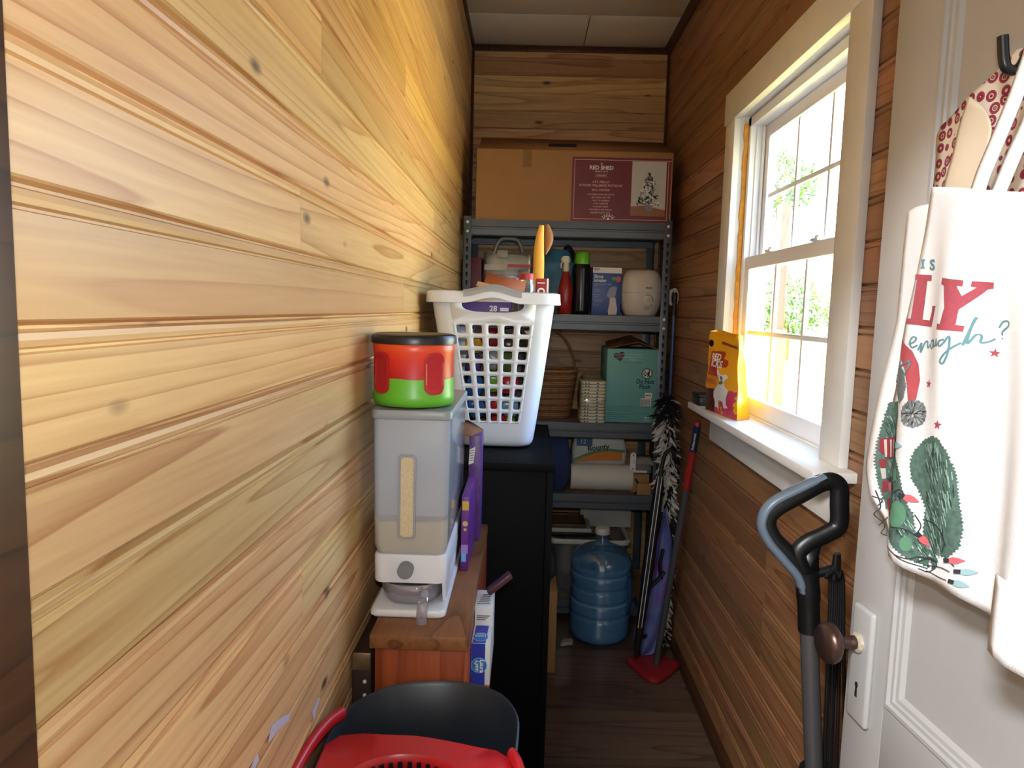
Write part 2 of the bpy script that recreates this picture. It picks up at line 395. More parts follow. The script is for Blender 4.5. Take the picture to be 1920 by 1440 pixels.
# expanding foam squeezed out along the far jamb
foam = mat('orange_foam', sr(226, 158, 48), .6, var=.2, vs=60, bump=.6, bs=120)
rg = []
fr_ = random.Random(5)
for k in range(60):
    z = 1.125+k*(2.045-1.125)/59; w = .006+.005*noise.noise(Vector((0, 0, z*19)))+.003*fr_.random(); d = .003+.003*fr_.random()
    xa = .700-w
    rg.append([(xa, 2.3855, z), (xa+.001, 2.385-d, z), (.704, 2.384-d*1.4, z), (.709, 2.3855, z)])
wpart('foam_strip', G().loft(rg), foam, bevel=0)
# vinyl frame and two sashes, three by two panes each
FY0, FY1, FX0, FX1 = 1.5625, 2.3875, .706, .786
fg = G(); 
for a in ((FX0, FX1, FY1-.030, FY1, 1.10, 2.061), (FX0, FX1, FY0, FY0+.030, 1.10, 2.061), (FX0, FX1, FY0, FY1, 2.032, 2.061), (FX0, FX1, FY0, FY1, 1.10, 1.122)):
    wpart('frame_member', G().box(*a), vinyl)
wpart('frame_stop', G().box(.742, .750, FY1-.042, FY1-.030, 1.12, 2.03), vinyl, bevel=.001)
wpart('frame_stop', G().box(.724, .730, FY1-.036, FY1-.030, 1.60, 2.03), vinyl, bevel=.001)
def sash(x0, x1, z0, z1, rb, rt):
    s = obj('sash', G().box(x0, x1, FY0+.031, FY1-.031, z0, z0+rb), vinyl, win, bevel=.002)
    sw = .042; y0, y1 = FY0+.031, FY1-.031
    obj('rail', G().box(x0, x1, y0, y1, z1-rt, z1), vinyl, s, bevel=.003)
    obj('stile', G().box(x0, x1, y0, y0+sw, z0+rb, z1-rt), vinyl, s, bevel=.002)
    obj('stile', G().box(x0, x1, y1-sw, y1, z0+rb, z1-rt), vinyl, s, bevel=.002)
    gy0, gy1, gz0, gz1 = y0+sw, y1-sw, z0+rb, z1-rt; xm = (x0+x1)/2
    for k in (1, 2):
        yy = gy0+(gy1-gy0)*k/3; obj('muntin', G().box(xm-.006, xm+.006, yy-.007, yy+.007, gz0, gz1), vinyl, s, bevel=.002)
    zz = (gz0+gz1)/2; obj('muntin', G().box(xm-.0055, xm+.0055, gy0, gy1, zz-.007, zz+.007), vinyl, s, bevel=.002)
    for a in range(3):
        for b in range(2):
            ya, yb = gy0+(gy1-gy0)*a/3, gy0+(gy1-gy0)*(a+1)/3; za, zb = gz0+(gz1-gz0)*b/2, gz0+(gz1-gz0)*(b+1)/2
            q = .0071 
            obj('pane', G().add([(xm, ya+q, za+q), (xm, yb-q, za+q), (xm, yb-q, zb-q), (xm, ya+q, zb-q)], [(0, 1, 2, 3)]), glass, s, smooth=0)
    return s
lo = sash(.712, .738, 1.123, 1.617, .050, .040)
up = sash(.752, .778, 1.590, 2.031, .035, .040)
for yy in (1.80, 2.14):                       # sash locks on the meeting rail
    obj('lock', G().box(.708, .734, yy-.022, yy+.022, 1.617, 1.625).box(.716, .728, yy-.010, yy+.016, 1.625, 1.633), vinyl, win, bevel=.002)

# ------------------------------------------------------------------ outdoors, seen through the panes
lawn = mat('lawn_grass', sr(196, 184, 96), .9, var=.25, vs=3, bump=.4, bs=40)
drive = mat('pale_drive', sr(214, 204, 184), .9, var=.1, vs=6)
obj_l = struct('ground_outside', G().box(.86, 60, -40, 60, -.45, -.40), lawn)
struct('driveway', G().box(4.5, 8.5, -40, 60, -.40, -.392), drive)
bark = mat('tree_bark', sr(96, 72, 52), .9, var=.2, vs=8)
leafm = mat('tree_leaves', sr(74, 106, 46), .7, var=.35, vs=1.5)
def tree(loc, h, r, label, seed):
    t = thing('tree', label, 'tree', loc, 0, 'trees beyond the window')
    obj('trunk', G().tube([(0, 0, 0), (.05, 0, h*.3), (0, .08, h*.7)], [.22, .17, .08], 10), bark, t)
    rr = random.Random(seed); g = G()
    for k in range(1500):
        a = rr.uniform(0, 2*PI); b = math.acos(rr.uniform(-1, 1)); q = r*(.55+.45*rr.random())
        c = Vector((q*math.sin(b)*math.cos(a), q*math.sin(b)*math.sin(a), h*.72+.85*q*math.cos(b)))
        u = Vector((rr.uniform(-1, 1), rr.uniform(-1, 1), rr.uniform(-1, 1))).normalized(); w = u.orthogonal().normalized(); s = r*.075
        g.add([c-u*s, c+w*s*.55, c+u*s, c-w*s*.55], [(0, 1, 2, 3)])
    o = obj('crown', g, leafm, t, smooth=0, kind='stuff')
    return t
tree((11, 30.3, -.4), 3.1, 1.7, 'broad green tree beyond the lower middle panes', 1)
tree((11.5, 33.5, -.4), 11.0, 1.8, 'tall tree seen faintly through the upper panes', 2)
tree((14, 31, -.4), 2.8, 1.2, 'low round tree right of the broad one beyond the lower panes', 4)
pw = wood('porch_post_wood', sr(92, 54, 42), sr(60, 34, 26), scale=(9, 9, .6), rings=8, knots=0)
gw = mat('green_painted_boards', sr(54, 72, 50), .7, var=.15, vs=20)
pt = thing('porch_post', 'square brown porch post standing outside the window', 'post', tuple(un(1470, 400, 'X', 3.4).xy)+(-.4,))
obj('shaft', G().box(-.07, .07, -.07, .07, 0, 3.3), pw, pt, bevel=.006)
obj('base_board', G().box(-.11, .11, -.11, .11, 0, 1.65), gw, pt, bevel=.006)

# ------------------------------------------------------------------ door, open against the right wall
DA = R(4.6); DH = Vector((.622, .395, 0))
DU = Vector((-math.sin(DA), math.cos(DA), 0)); DN = Vector((-math.cos(DA), -math.sin(DA), 0))
def dw(s, z, n=0): return DH+DU*s+DN*n+Vector((0, 0, z))
def dpix(x, y, n=0):                           # point of the door plane (offset n) met by a direction from the photo
    d = CB @ Vector((x-960, 720-y, -FPX)); o = Vector((0, 0, CAMZ)); p0 = dw(0, 0, n)
    t = (p0-o).dot(DN)/d.dot(DN); p = o+d*t
    return ((p-DH).dot(DU), p.z)
def dbox(g, s0, s1, z0, z1, n0, n1):
    P = [dw(s, z, n) for z in (z0, z1) for s, n in ((s0, n0), (s1, n0), (s1, n1), (s0, n1))]
    return g.add(P, [(3,2,1,0),(4,5,6,7),(0,1,5,4),(1,2,6,5),(2,3,7,6),(3,0,4,7)])
dpaint = mat('door_paint', sr(186, 185, 184), .42, var=.04, vs=5, bump=.12, bs=30)
SE = dpix(1640, 600)[0]                        # free edge
sm0 = dpix(1766, 40)[0]; sm1 = dpix(1793, 40)[0]; zb = dpix(1645, 1314)[1]
print('door', SE, sm0, sm1, zb, dpix(1605, 1210), dpix(1622, 1140), dpix(1650, 1150), dpix(1595, 1340))
door = struct('door_1')
TH = -.036
SP = sm0                                        # stile inner edge
for nm, a in (('stile', (SP, SE, .012, 2.03)), ('stile', (0, .105, .012, 2.03)), ('rail', (.105, SP, .012, .20)), ('rail', (.105, SP, zb-.14, zb)), ('rail', (.105, SP, 1.93, 2.03))):
    obj(nm, dbox(G(), *a, TH, 0), dpaint, door, bevel=.0015)
for z0, z1 in ((zb, 1.93), (.20, zb-.14)):
    pn = obj('panel', dbox(G(), .105, SP, z0, z1, -.024, -.012), dpaint, door)
    w = sm0-sm1
    prof = [(0, 0.0), (.004, .003), (.010, .003), (.012, -.002), (.018, -.002), (.020, -.005), (.026, -.006), (w, -.012)]
    def strip(a, b, inward):                  # moulding strip between two corners, running inwards
        rings = []
        for (s, z), (ds, dz) in ((a, inward[0]), (b, inward[1])):
            rings.append([dw(s+ds*q, z+dz*q, nn) for q, nn in prof]+[dw(s+ds*w, z+dz*w, -.02), dw(s, z, -.02)])
        return obj('moulding', G().loft(rings), dpaint, pn, smooth=25)
    strip((SP, z0), (SP, z1), ((-1, 1), (-1, -1))); strip((.105, z0), (.105, z1), ((1, 1), (1, -1)))
    strip((.105, z0), (SP, z0), ((1, 1), (-1, 1))); strip((.105, z1), (SP, z1), ((1, -1), (-1, -1)))
lp0 = dpix(1610, 1140); lp1 = dpix(1648, 1150); lp2 = dpix(1592, 1345)
ps0, ps1, pz0, pz1 = lp1[0], lp0[0], .775, .968
lp = obj('lock_plate', dbox(G(), ps0, ps1, pz0, pz1, -.002, .010), dpaint, door, bevel=.006, seg=3)
pc = (ps0+ps1)/2
darkm = mat('keyhole_black', (.006, .005, .004), .8)
kg = G().prism([(pc+.004*math.cos(a), .838+.005*math.sin(a)) for a in [R(-60+30*i) for i in range(11)]]+[(pc-.003, .818), (pc+.003, .818)], lambda p: dw(p[0], p[1], .0108), lambda p: dw(p[0], p[1], .009))
obj('keyhole', kg, darkm, lp, smooth=0)
kz = .908
chip = mat('chipped_collar', sr(190, 180, 160), .5, var=.5, vs=140)
knobm = mat('bronze_knob', sr(92, 70, 62), .3, metal=.75, var=.2, vs=30)
K0 = dw(pc+.004, kz, 0)
def dring(prof, n=28):
    rings = []
    for r, h in prof:
        rings.append([K0+DN*h+DU*(r*math.cos(2*PI*j/n))+Vector((0, 0, r*math.sin(2*PI*j/n))) for j in range(n)])
    return G().loft(rings)
kn = obj('door_knob', dring([(.004, .075), (.018, .0745), (.0270, .071), (.0325, .064), (.0335, .058), (.031, .052), (.024, .047), (.012, .044), (.0095, .040), (.0095, .024), (.011, .022), (.011, .016)]), knobm, door, smooth=60)
obj('collar', dring([(.0165, .0095), (.0165, .014), (.014, .0165), (.010, .017)]), chip, kn, smooth=40)
hingem = mat('hinge_steel', sr(120, 112, 100), .4, metal=.8)
for z in (.25, 1.75): obj('hinge', G().cyl(dw(-.004, z, .004), dw(-.004, z+.09, .004), .006), hingem, door)
hookm = mat('black_coat_hook', sr(20, 20, 22), .3)
hs, hz = dpix(1912, 95, .03)
hk = obj('coat_hook', dbox(G(), hs-.012, hs+.012, hz-.03, hz+.06, -.012, -.006), hookm, door, bevel=.003)
hp = smooth_path([dw(hs, hz+.02, -.012), dw(hs, hz+.015, .012), dw(hs, hz-.018, .028), dw(hs, hz-.018, .045), dw(hs, hz+.015, .052)], 6)
obj('prong', G().tube(hp, .006, 10), hookm, hk, smooth=60)
# ------------------------------------------------------------------ steel shelving at the back
steel = mat('charcoal_steel', sr(88, 93, 101), .4, metal=.3, var=.06)
boltm = mat('zinc_bolt', sr(235, 235, 235), .35, metal=.1)
chip_b = mat('particle_board', sr(150, 118, 82), .8, var=.2, vs=60)
SX0, SX1, SY0, SY1 = -.283, .636, 3.18, 3.635
LEV = [1.819, 1.413, .927, .598, .095]
shelf = thing('shelving_unit', 'dark grey boltless steel shelving unit against the back wall', 'shelving', ((SX0+SX1)/2, SY0, 0))
so = Vector((-(SX0+SX1)/2, -SY0, 0))
def sh(g): return g.tf(Matrix.Translation(so))
keym = mat('slot_black', (.004, .004, .005), .9)
slotmesh = None
for xs, sx in ((SX0, 1), (SX1, -1)):
    for ys, sy in ((SY0, 1), (SY1, -1)):
        g = G().box(min(xs, xs+sx*.036), max(xs, xs+sx*.036), min(ys, ys+sy*.0022), max(ys, ys+sy*.0022), 0, 1.832)
        g.box(min(xs, xs+sx*.0022), max(xs, xs+sx*.0022), min(ys, ys+sy*.036), max(ys, ys+sy*.036), 0, 1.832)
        po = obj('post', sh(g), steel, shelf, bevel=.0006)
        if ys == SY0:
            z = 1.80
            while z > .62:
                near = any(L-.075 < z < L+.02 for L in LEV)
                vis = z > 1.47 if sx == 1 else z > .68
                if vis and not near:
                    if slotmesh is None:
                        pl = [(.0055*math.cos(a), .004+.0055*math.sin(a)) for a in [R(-50+28*i) for i in range(11)]]+[(-.0028, -.012), (.0028, -.012)]
                        slotmesh = obj('keyhole_slot', G().prism(pl, lambda p: (p[0], -.0004, p[1]), lambda p: (p[0], .001, p[1])), keym, po, loc=so+Vector((xs+sx*.018, SY0-.0002, z)), smooth=0).data
                    else: obj('keyhole_slot', None, None, po, loc=so+Vector((xs+sx*.018, SY0-.0002, z)), mesh=slotmesh)
                z -= .0367
            for L in LEV[:4]:
                if sx == 1 and L < 1.5: continue
                for dz in (-.012, -.052):
                    obj('bolt', G().lathe([(.0068, 0), (.0068, -.0012), (.0045, -.0034), (.001, -.004)], 12, axis='Y'), boltm, po, loc=so+Vector((xs+sx*.018, SY0-.0003, L+dz)), smooth=60)
bp = [(0, 0), (-.004, 0), (-.005, -.030), (.004, -.033), (.004, -.038), (-.005, -.041), (-.005, -.066), (.0, -.070), (.020, -.070), (.020, -.068), (.002, -.066), (.002, -.002), (.030, -.002), (.030, 0)]
for L in LEV:
    for ys, sy in ((SY0+.004, 1), (SY1-.004, -1)):
        rings = [[(x, ys+sy*a, L+b) for a, b in bp] for x in (SX0+.004 if sy == -1 else SX0+.0365, SX1-.004 if sy == -1 else SX1-.0365)]
        obj('beam', sh(G().loft(rings)), steel, shelf)
    for xs in (SX0+.003, SX1-.013):
        obj('side_beam', sh(G().box(xs, xs+.010, SY0+.04, SY1-.04, L-.05, L-.006)), steel, shelf)
    obj('deck', sh(G().box(SX0+.005, SX1-.005, SY0+.008, SY1-.008, L-.010, L-.0005)), chip_b, shelf)
ZT, Z2, Z3, Z4, Z5 = LEV

# ------------------------------------------------------------------ box on the top shelf
card = mat('cardboard', sr(168, 124, 78), .8, var=.06, vs=7, bump=.1, bs=200)
card_d = mat('cardboard_dark_brown', sr(150, 106, 64), .8, var=.08, vs=7)  # darker brown board for flaps and frame backings
bx0, bx1, by0, by1, bz1 = -.232, .628, 3.195, 3.60, 2.126
bb = thing('tree_box', 'long brown cardboard box with dark red label on the top shelf', 'box', ((bx0+bx1)/2, by0, ZT))
bo = Matrix.Translation((-(bx0+bx1)/2, -by0, -ZT))
obj('carton', G().box(bx0, bx1, by0, by1, ZT, bz1).tf(bo), card, bb, bevel=.003)
fl = G().add([(bx0+.006, by0+.02, bz1-.004), (bx1-.006, by0+.02, bz1-.004), (bx1-.035, by0+.085, bz1+.058), (bx0+.015, by0+.085, bz1+.064)], [(0, 1, 2, 3)])
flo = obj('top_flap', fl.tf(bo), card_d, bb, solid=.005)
obj('hand_slot', G().prism(rrect(.125, .013, .006, 4, .145, 0), lambda p: (p[0], by0+.045, bz1+.030+p[1]), lambda p: (p[0], by0+.060, bz1+.034+p[1])).tf(bo), keym, flo, smooth=0)
obj('tape', G().box(-.03, .01, by0-.0006, by0+.001, bz1-.075, bz1-.002).tf(bo), clear('packing_tape', (.95, .9, .8), .12), bb)
maroon = mat('label_maroon', sr(112, 34, 44), .45, var=.05)
pink = mat('label_pink_print', sr(222, 170, 166), .5); wht = mat('white_print', sr(236, 232, 226), .5, var=.02)
LW, LH = .432, .276
fb = Fr(Vector((.188, by0, ZT+.004))+bo.translation, (1, 0, 0), (0, 0, 1))
lab = decal(bb, 'label', fb, [rect(0, LW, 0, LH)], maroon)
t = .0022; a = .010
decal(lab, 'border', fb, [rect(a, LW, LH-a-t, LH-a), rect(a, LW-a, a, a+t), rect(a, a+t, a, LH-a), rect(LW-a-t, LW-a, a, LH-a)], pink, .001)
cx = .128
for s, sz, y, m, sx in (('RED SHED', .023, .224, wht, 1.0), ('HOME & GIFTS', .008, .213, pink, 1.1), ('CHRISTMAS', .007, .196, pink, 1.2), ('4 FT. PRE-LIT', .0135, .166, pink, 1), ('FLOCKED WELLSMORE POTTED FIR', .0135, .151, pink, .88),
                    ('SKU: 2307528', .0135, .132, pink, 1), ('- 70 WARM WHITE LED LIGHTS', .0085, .114, pink, 1), ('- BUT PE/PVC MIX TIPS', .0085, .101, pink, 1), ('- EASY TO ASSEMBLE', .0085, .088, pink, 1),
                    ('- 27 IN. DIAMETER', .0085, .075, pink, 1), ('- FLOCKED FINISH', .0085, .062, pink, 1), ('- INCLUDES A RED BURLAP', .0085, .049, pink, 1), ('- SQUARE PLASTIC POT', .0085, .036, pink, 1)):
    lettering(lab, fb, s, sz, (cx, y), m, sx=sx, bold=.0006 if sz > .02 else .0002)
decal(lab, 'emblem', fb, [circ(.004, 10, cx, .248), rect(cx-.028, cx+.028, .192, .1928), rect(cx-.028, cx+.028, .2035, .2043)], pink, .001)
sprig = []
for k in range(13):
    an = R(15+150*k/12); q = .013+.006*(k % 2)
    sprig += [circ(.0028, 7, .165+math.cos(an)*q*1.5, .012+math.sin(an)*q)]
decal(lab, 'flower_print', fb, sprig+[circ(.0055, 9, .165, .013)], wht, .0014)
px0, px1, py0, py1 = .262, .412, .028, .262
photo = decal(lab, 'photo_print', fb, [rect(px0, px1, py0, py1)], mat('photo_wall_grey', sr(196, 194, 188), .4), .001)
decal(photo, 'photo_floor', fb, [[(px0, py0), (px1, py0), (px1, py0+.028), (px0+.05, py0+.046), (px0, py0+.040)]], mat('photo_floor_brown', sr(148, 100, 62), .4), .0015)
rr = random.Random(11); tp = []; tw = []
for k in range(170):
    h = rr.random()**.8; y = py0+.185-h*.135; w = .006+h*.046; x = px0+.077+rr.uniform(-w, w); s = .005+.006*rr.random()
    an = rr.uniform(0, PI)
    tri = [(x+s*math.cos(an), y+s*math.sin(an)), (x-s*.4*math.sin(an), y+s*.4*math.cos(an)), (x-s*math.cos(an), y-s*math.sin(an)), (x+s*.4*math.sin(an), y-s*.4*math.cos(an))]
    (tw if k % 3 == 0 else tp).append(tri)
decal(photo, 'tree_print', fb, tp, mat('photo_fir_green', sr(58, 66, 60), .5), .002)
decal(photo, 'snow_print', fb, tw, wht, .0024)
decal(photo, 'pot_print', fb, [[(px0+.062, py0+.024), (px0+.092, py0+.022), (px0+.098, py0+.054), (px0+.056, py0+.056)]], mat('photo_pot_grey', sr(138, 136, 140), .5), .0022)

# ------------------------------------------------------------------ second shelf
def softbox(w, d, h, amp=.006, seed=0, n=28, m=12, pinch=.0, r=.3):
    """a slightly crumpled bag or pouch, base at z=0"""
    rings = []
    for i in range(m+1):
        f = i/m; z = h*f; e = math.sin(PI*min(max(f, .03), .97))**.18
        k = 1-pinch*f**2.2
        ring = []
        for j in range(n):
            a = 2*PI*j/n; c, s = math.cos(a), math.sin(a)
            x = math.copysign(abs(c)**r, c)*w/2*e*(1-.25*pinch*f**2); y = math.copysign(abs(s)**r, s)*d/2*e*k
            q = noise.noise(Vector((x*28+seed*7, y*28, z*22)))*amp
            ring.append((x+q, y+q*.8, z if i in (0,) else z+q*.6))
        rings.append(ring)
    return G().loft(rings)
dred = mat('dark_red_box', sr(96, 26, 34), .5)
tag(obj('storage_box', G().box(-.033, .033, -.09, .09, 0, .245), dred, loc=(-.2365, 3.33, Z2+.0005), bevel=.004), 'dark red box at the left end of the second shelf', 'box')
# clear storage case with a grey carrying handle
cc = thing('clear_case', 'clear plastic case with a grey arched handle behind the laundry basket', 'case', (-.085, 3.33, Z2))
clr = clear('clear_plastic', (.86, .88, .86), .10, .16, (.75, .76, .74), .06)
obj('case_body', G().loft([[(x, y, z) for x, y in rrect(.225*k, .16*k, .02)] for z, k in ((.001, .95), (.16, 1.0), (.25, 1.0), (.272, .97))]), clr, cc)
hgrey = mat('olive_grey_plastic', sr(150, 152, 140), .4)
hpts = smooth_path([(-.066, 0, .27), (-.055, 0, .31), (-.035, 0, .335), (0, 0, .340), (.035, 0, .335), (.055, 0, .31), (.066, 0, .27)], 5)
obj('carry_handle', G().tube(hpts, [(.014, .009)]*len(hpts), 10, flat=(0, 1, 0)), hgrey, cc, smooth=60)
obj('latch', G().box(-.05, .0, -.088, -.080, .245, .28), hgrey, cc, bevel=.003)
obj('paper_label', G().box(-.105, -.005, -.0835, -.0815, .19, .215), mat('aged_label', sr(190, 186, 172), .6), cc)
obj('white_pouch', softbox(.20, .13, .07, .006, 2).tf(Matrix.Translation((0, 0, .195))), mat('white_wadding', sr(206, 206, 202), .8), cc, smooth=60)
obj('red_band', G().box(.0, .105, -.082, -.079, .205, .219), mat('pink_red_band', sr(190, 60, 76), .5), cc)
obj('dark_content', softbox(.19, .12, .17, .006, 3).tf(Matrix.Translation((0, 0, .005))), mat('dark_tools', sr(54, 56, 60), .6), cc, smooth=60)
# glass jars beside it
def jar(loc, r, h, label, tilt=0):
    j = thing('clear_jar', label, 'jar', loc); j.rotation_euler = (0, tilt, 0)
    obj('jar_glass', G().lathe([(r*.9, .001), (r, .008), (r, h*.8), (r*.85, h*.88), (r*.85, h*.98)], 24, caps=False), clr, j, smooth=60)
    obj('jar_lid', G().lathe([(r*.9, h*.95), (r*.92, h), (r*.86, h+.012), (.002, h+.013)], 24), mat('red_cap', sr(170, 44, 52), .4), j, smooth=50)
    obj('jar_content', G().lathe([(r*.85, .006), (r*.9, .02), (r*.9, h*.7), (r*.3, h*.74)], 18), mat('brown_content', sr(96, 84, 64), .8, var=.3, vs=60), j, smooth=50)
    return j
# padded envelope sticking up
env = thing('padded_envelope', 'yellow padded envelope sticking up out of the laundry basket', 'envelope', (.034, 2.285, 1.41))
yel = mat('envelope_yellow', sr(214, 160, 60), .6, var=.06)
def sheet(pts, m, name, parent, solid=.003):
    return obj(name, G().add(pts, [tuple(range(len(pts)))]), m, parent, solid=solid, smooth=0)
rg = []
for k in range(13):
    f = k/12; z = f*.285; w = .005+.013*(1-.8*f**5)*min(1, .55+f*1.2); xo = -.018+.036*f+.008*math.sin(f*5)
    rg.append([(xo+w*a, .008*b, z) for a, b in circ(1, 12)])
obj('envelope_front', G().loft(rg), yel, env, smooth=60)
rg = []
for k in range(9):
    f = k/8; z = .195+f*.095; w = .002+.013*math.sin(PI*min(1, .1+(1-f)*.9))
    rg.append([(.026+.008*math.sin(f*3)+w*a, .004+.012*f+.006*b, z) for a, b in circ(1, 10)])
obj('envelope_flap', G().loft(rg), mat('kraft_brown', sr(140, 92, 52), .7), env, smooth=60)
# small bright can with letters, teal bag, spray bottle, thermos, inhaler box, humidifier
ca = thing('striped_carton', 'narrow red and white carton standing in the laundry basket', 'carton', (.050, 2.215, 1.36))
obj('carton_body', G().box(-.020, .020, -.02, .02, 0, .165), mat('carton_red', sr(160, 40, 52), .5), ca, bevel=.002)
fc = Fr((-.020, -.02, 0), (1, 0, 0), (0, 0, 1))
decal(ca, 'stripe', fc, [rect(.0335, .039, .0, .165), rect(.004, .028, .150, .153)], wht)
lettering(ca, fc, 'O', .03, (.017, .115), wht, bold=.0012); decal(ca, 'bars', fc, [rect(.006+.006*k, .008+.006*k, .05, .075) for k in range(4)], wht)
teal = mat('teal_bag_print', sr(58, 124, 156), .5, var=.28, vs=45)
tb = thing('shopping_bag', 'crumpled teal patterned bag with dark straps behind the spray bottle', 'bag', (.135, 3.41, Z2+.0005))
obj('bag_body', softbox(.20, .10, .30, .026, 5, pinch=.55), teal, tb, smooth=60)
obj('strap', G().tube(smooth_path([(.03, 0, .27), (.055, 0, .318), (.082, .0, .29), (.098, -.02, .22)], 5), [(.012, .003)]*16, 8), mat('black_webbing', sr(22, 24, 30), .7), tb)
sb = thing('spray_bottle', 'red spray bottle with a cream trigger head next to the thermos', 'bottle', (.178, 3.225, Z2+.0005))
obj('bottle_body', G().lathe([(.028, 0), (.032, .004), (.033, .07), (.034, .10), (.029, .13), (.022, .16), (.017, .178), (.015, .19)], 24), mat('red_bottle', sr(150, 30, 28), .3), sb, smooth=60)
crm = mat('cream_plastic', sr(214, 206, 184), .4)
sp_ = obj('spray_head', G().lathe([(.014, .188), (.015, .205), (.013, .225), (.012, .235)], 16).loft([[(x, y, z) for x, y in rrect(w, .022, .009, 4, cx, 0)] for z, w, cx in ((.228, .03, 0), (.240, .044, -.004), (.252, .040, -.004), (.258, .026, -.002))]), crm, sb, smooth=50)
obj('trigger', G().tube([(-.016, -.0, .235), (-.024, -.0, .220), (-.022, -.0, .205)], .004, 8), crm, sp_)
th_ = thing('thermos', 'black thermos flask with a lime green cap on the second shelf', 'flask', (.250, 3.25, Z2+.0005))
obj('flask_body', G().lathe([(.036, 0), (.040, .003), (.0415, .02), (.0415, .20), (.040, .215), (.036, .225)], 32), mat('black_flask', sr(24, 26, 34), .22, metal=.3), th_, smooth=50)
obj('cap', G().lathe([(.0345, .222), (.036, .226), (.0335, .272), (.031, .277), (.002, .278)], 32), mat('lime_cap', sr(106, 190, 40), .4), th_, smooth=50)
ib = thing('inhaler_box', 'blue and white sinus inhaler box standing beside the humidifier', 'box', (.364, 3.235, Z2+.0005))
BW, BH = .131, .214
obj('carton', G().box(-BW/2, BW/2, 0, .07, 0, BH), mat('inhaler_blue', sr(44, 74, 148), .4), ib, bevel=.0015)
fi = Fr((-BW/2, 0, 0), (1, 0, 0), (0, 0, 1))
decal(ib, 'white_band', fi, [rect(.001, BW-.001, BH-.026, BH-.001)], wht)
lettering(ib, fi, 'MABIS', .009, (.006, BH-.012), mat('brown_print', sr(110, 70, 40), .5), align='LEFT', bold=.0004); lettering(ib, fi, 'HEALTH', .006, (.006, BH-.020), mat('brown_print', (0, 0, 0)), align='LEFT')
lettering(ib, fi, 'Sinus', .021, (.006, BH-.048), wht, align='LEFT', bold=.0005); lettering(ib, fi, 'Inhaler', .021, (.006, BH-.066), wht, align='LEFT', bold=.0005)
for k, s in enumerate(('PERSONAL STEAM THERAPY', 'Inhaler', '', 'Relief from', 'congestion', '', 'Easy to use', 'at home', '', 'Gentle steam', 'soothing vapor', '', 'Soft mask', '')):
    if s: lettering(ib, fi, s, .0065, (.007, BH-.078-.0078*k), mat('pale_blue_print', sr(190, 204, 226), .5), align='LEFT')
decal(ib, 'leaf_print', fi, [circ(.011, 12, .096, BH-.050, .009)], mat('print_green', sr(110, 150, 70), .5)); decal(ib, 'fruit_print', fi, [circ(.012, 12, .117, BH-.052, .014)], mat('print_orange', sr(196, 96, 66), .5), .0008)
decal(ib, 'mask_print', fi, [[(.066, .088), (.078, .122), (.100, .130), (.112, .126), (.106, .088), (.098, .078), (.080, .076)]], mat('print_grey_blue', sr(150, 152, 176), .5))
decal(ib, 'device_print', fi, [[(.082, .078), (.106, .080), (.110, .055), (.116, .028), (.113, .003), (.077, .002), (.074, .02), (.080, .05)]], mat('print_cream', sr(204, 198, 188), .5), .0008)
hu = thing('humidifier', 'rounded cream tabletop humidifier at the right end of the shelf', 'humidifier', (.523, 3.285, Z2+.0005))
whp = mat('cream_white_plastic', sr(206, 198, 188), .4, var=.02)
rings = []
for z, w in ((0, .135), (.008, .148), (.03, .168), (.06, .184), (.095, .192), (.13, .190), (.165, .178), (.19, .160), (.202, .138), (.208, .10)):
    rings.append([(x, y, z) for x, y in rrect(w, w*.9, w*.36, 7)])
obj('shell', G().loft(rings), whp, hu, smooth=70)
obj('seam', G().loft([[(x, y, z) for x, y in rrect(.1935, .1745, .0695, 7)] for z in (.1025, .1040)]), mat('seam_grey', sr(150, 144, 138), .6), hu)
fh = Fr((0, -.0868, 0), (1, 0, 0), (0, 0, 1))
dial = obj('dial', G().lathe([(.020, .086), (.020, .0885), (.016, .0905), (.010, .091), (.006, .096), (.001, .0965)], 24, axis='Y').tf(Matrix.Translation((.022, 0, .072)) @ Matrix.Scale(-1, 4, (0, 1, 0))), whp, hu, smooth=45)
arc = [(.022+.024*math.cos(R(a)), .072+.024*math.sin(R(a))) for a in range(-20, 121, 10)]+[(.022+.0215*math.cos(R(a)), .072+.0215*math.sin(R(a))) for a in range(120, -21, -10)]
decal(hu, 'dial_mark', Fr((0, -.0875, 0), (1, 0, 0), (0, 0, 1)), [arc, [(.035, .050), (.042, .050), (.0385, .046)]], mat('print_dark', sr(60, 56, 56), .5))
lettering(hu, Fr((0, -.0858, 0), (1, 0, 0), (0, 0, 1)), 'MABIS', .011, (.026, .122), mat('print_dark', (0, 0, 0)), bold=.0004)
for k, s in enumerate(('COOL', 'MIST')): lettering(hu, Fr((0, -.085, 0), (1, 0, 0), (0, 0, 1)), s, .010, (.018, .038-.010*k), mat('print_dark', (0, 0, 0)), shear=.2)
cordw = mat('white_cord', sr(216, 216, 216), .5)
g = G()
for k in range(4):
    g.tube([(.004*k+.011*math.cos(a)*(1+.15*k), -.003*k, .035*math.sin(a)*(1+.05*k)) for a in [2*PI*i/24 for i in range(24)]], .0022, 6, closed=True)
cd = obj('power_cord', g, cordw, loc=(.650, 3.205, 1.50), smooth=60); tag(cd, 'coiled white power cord hanging behind the shelf post', 'cord')

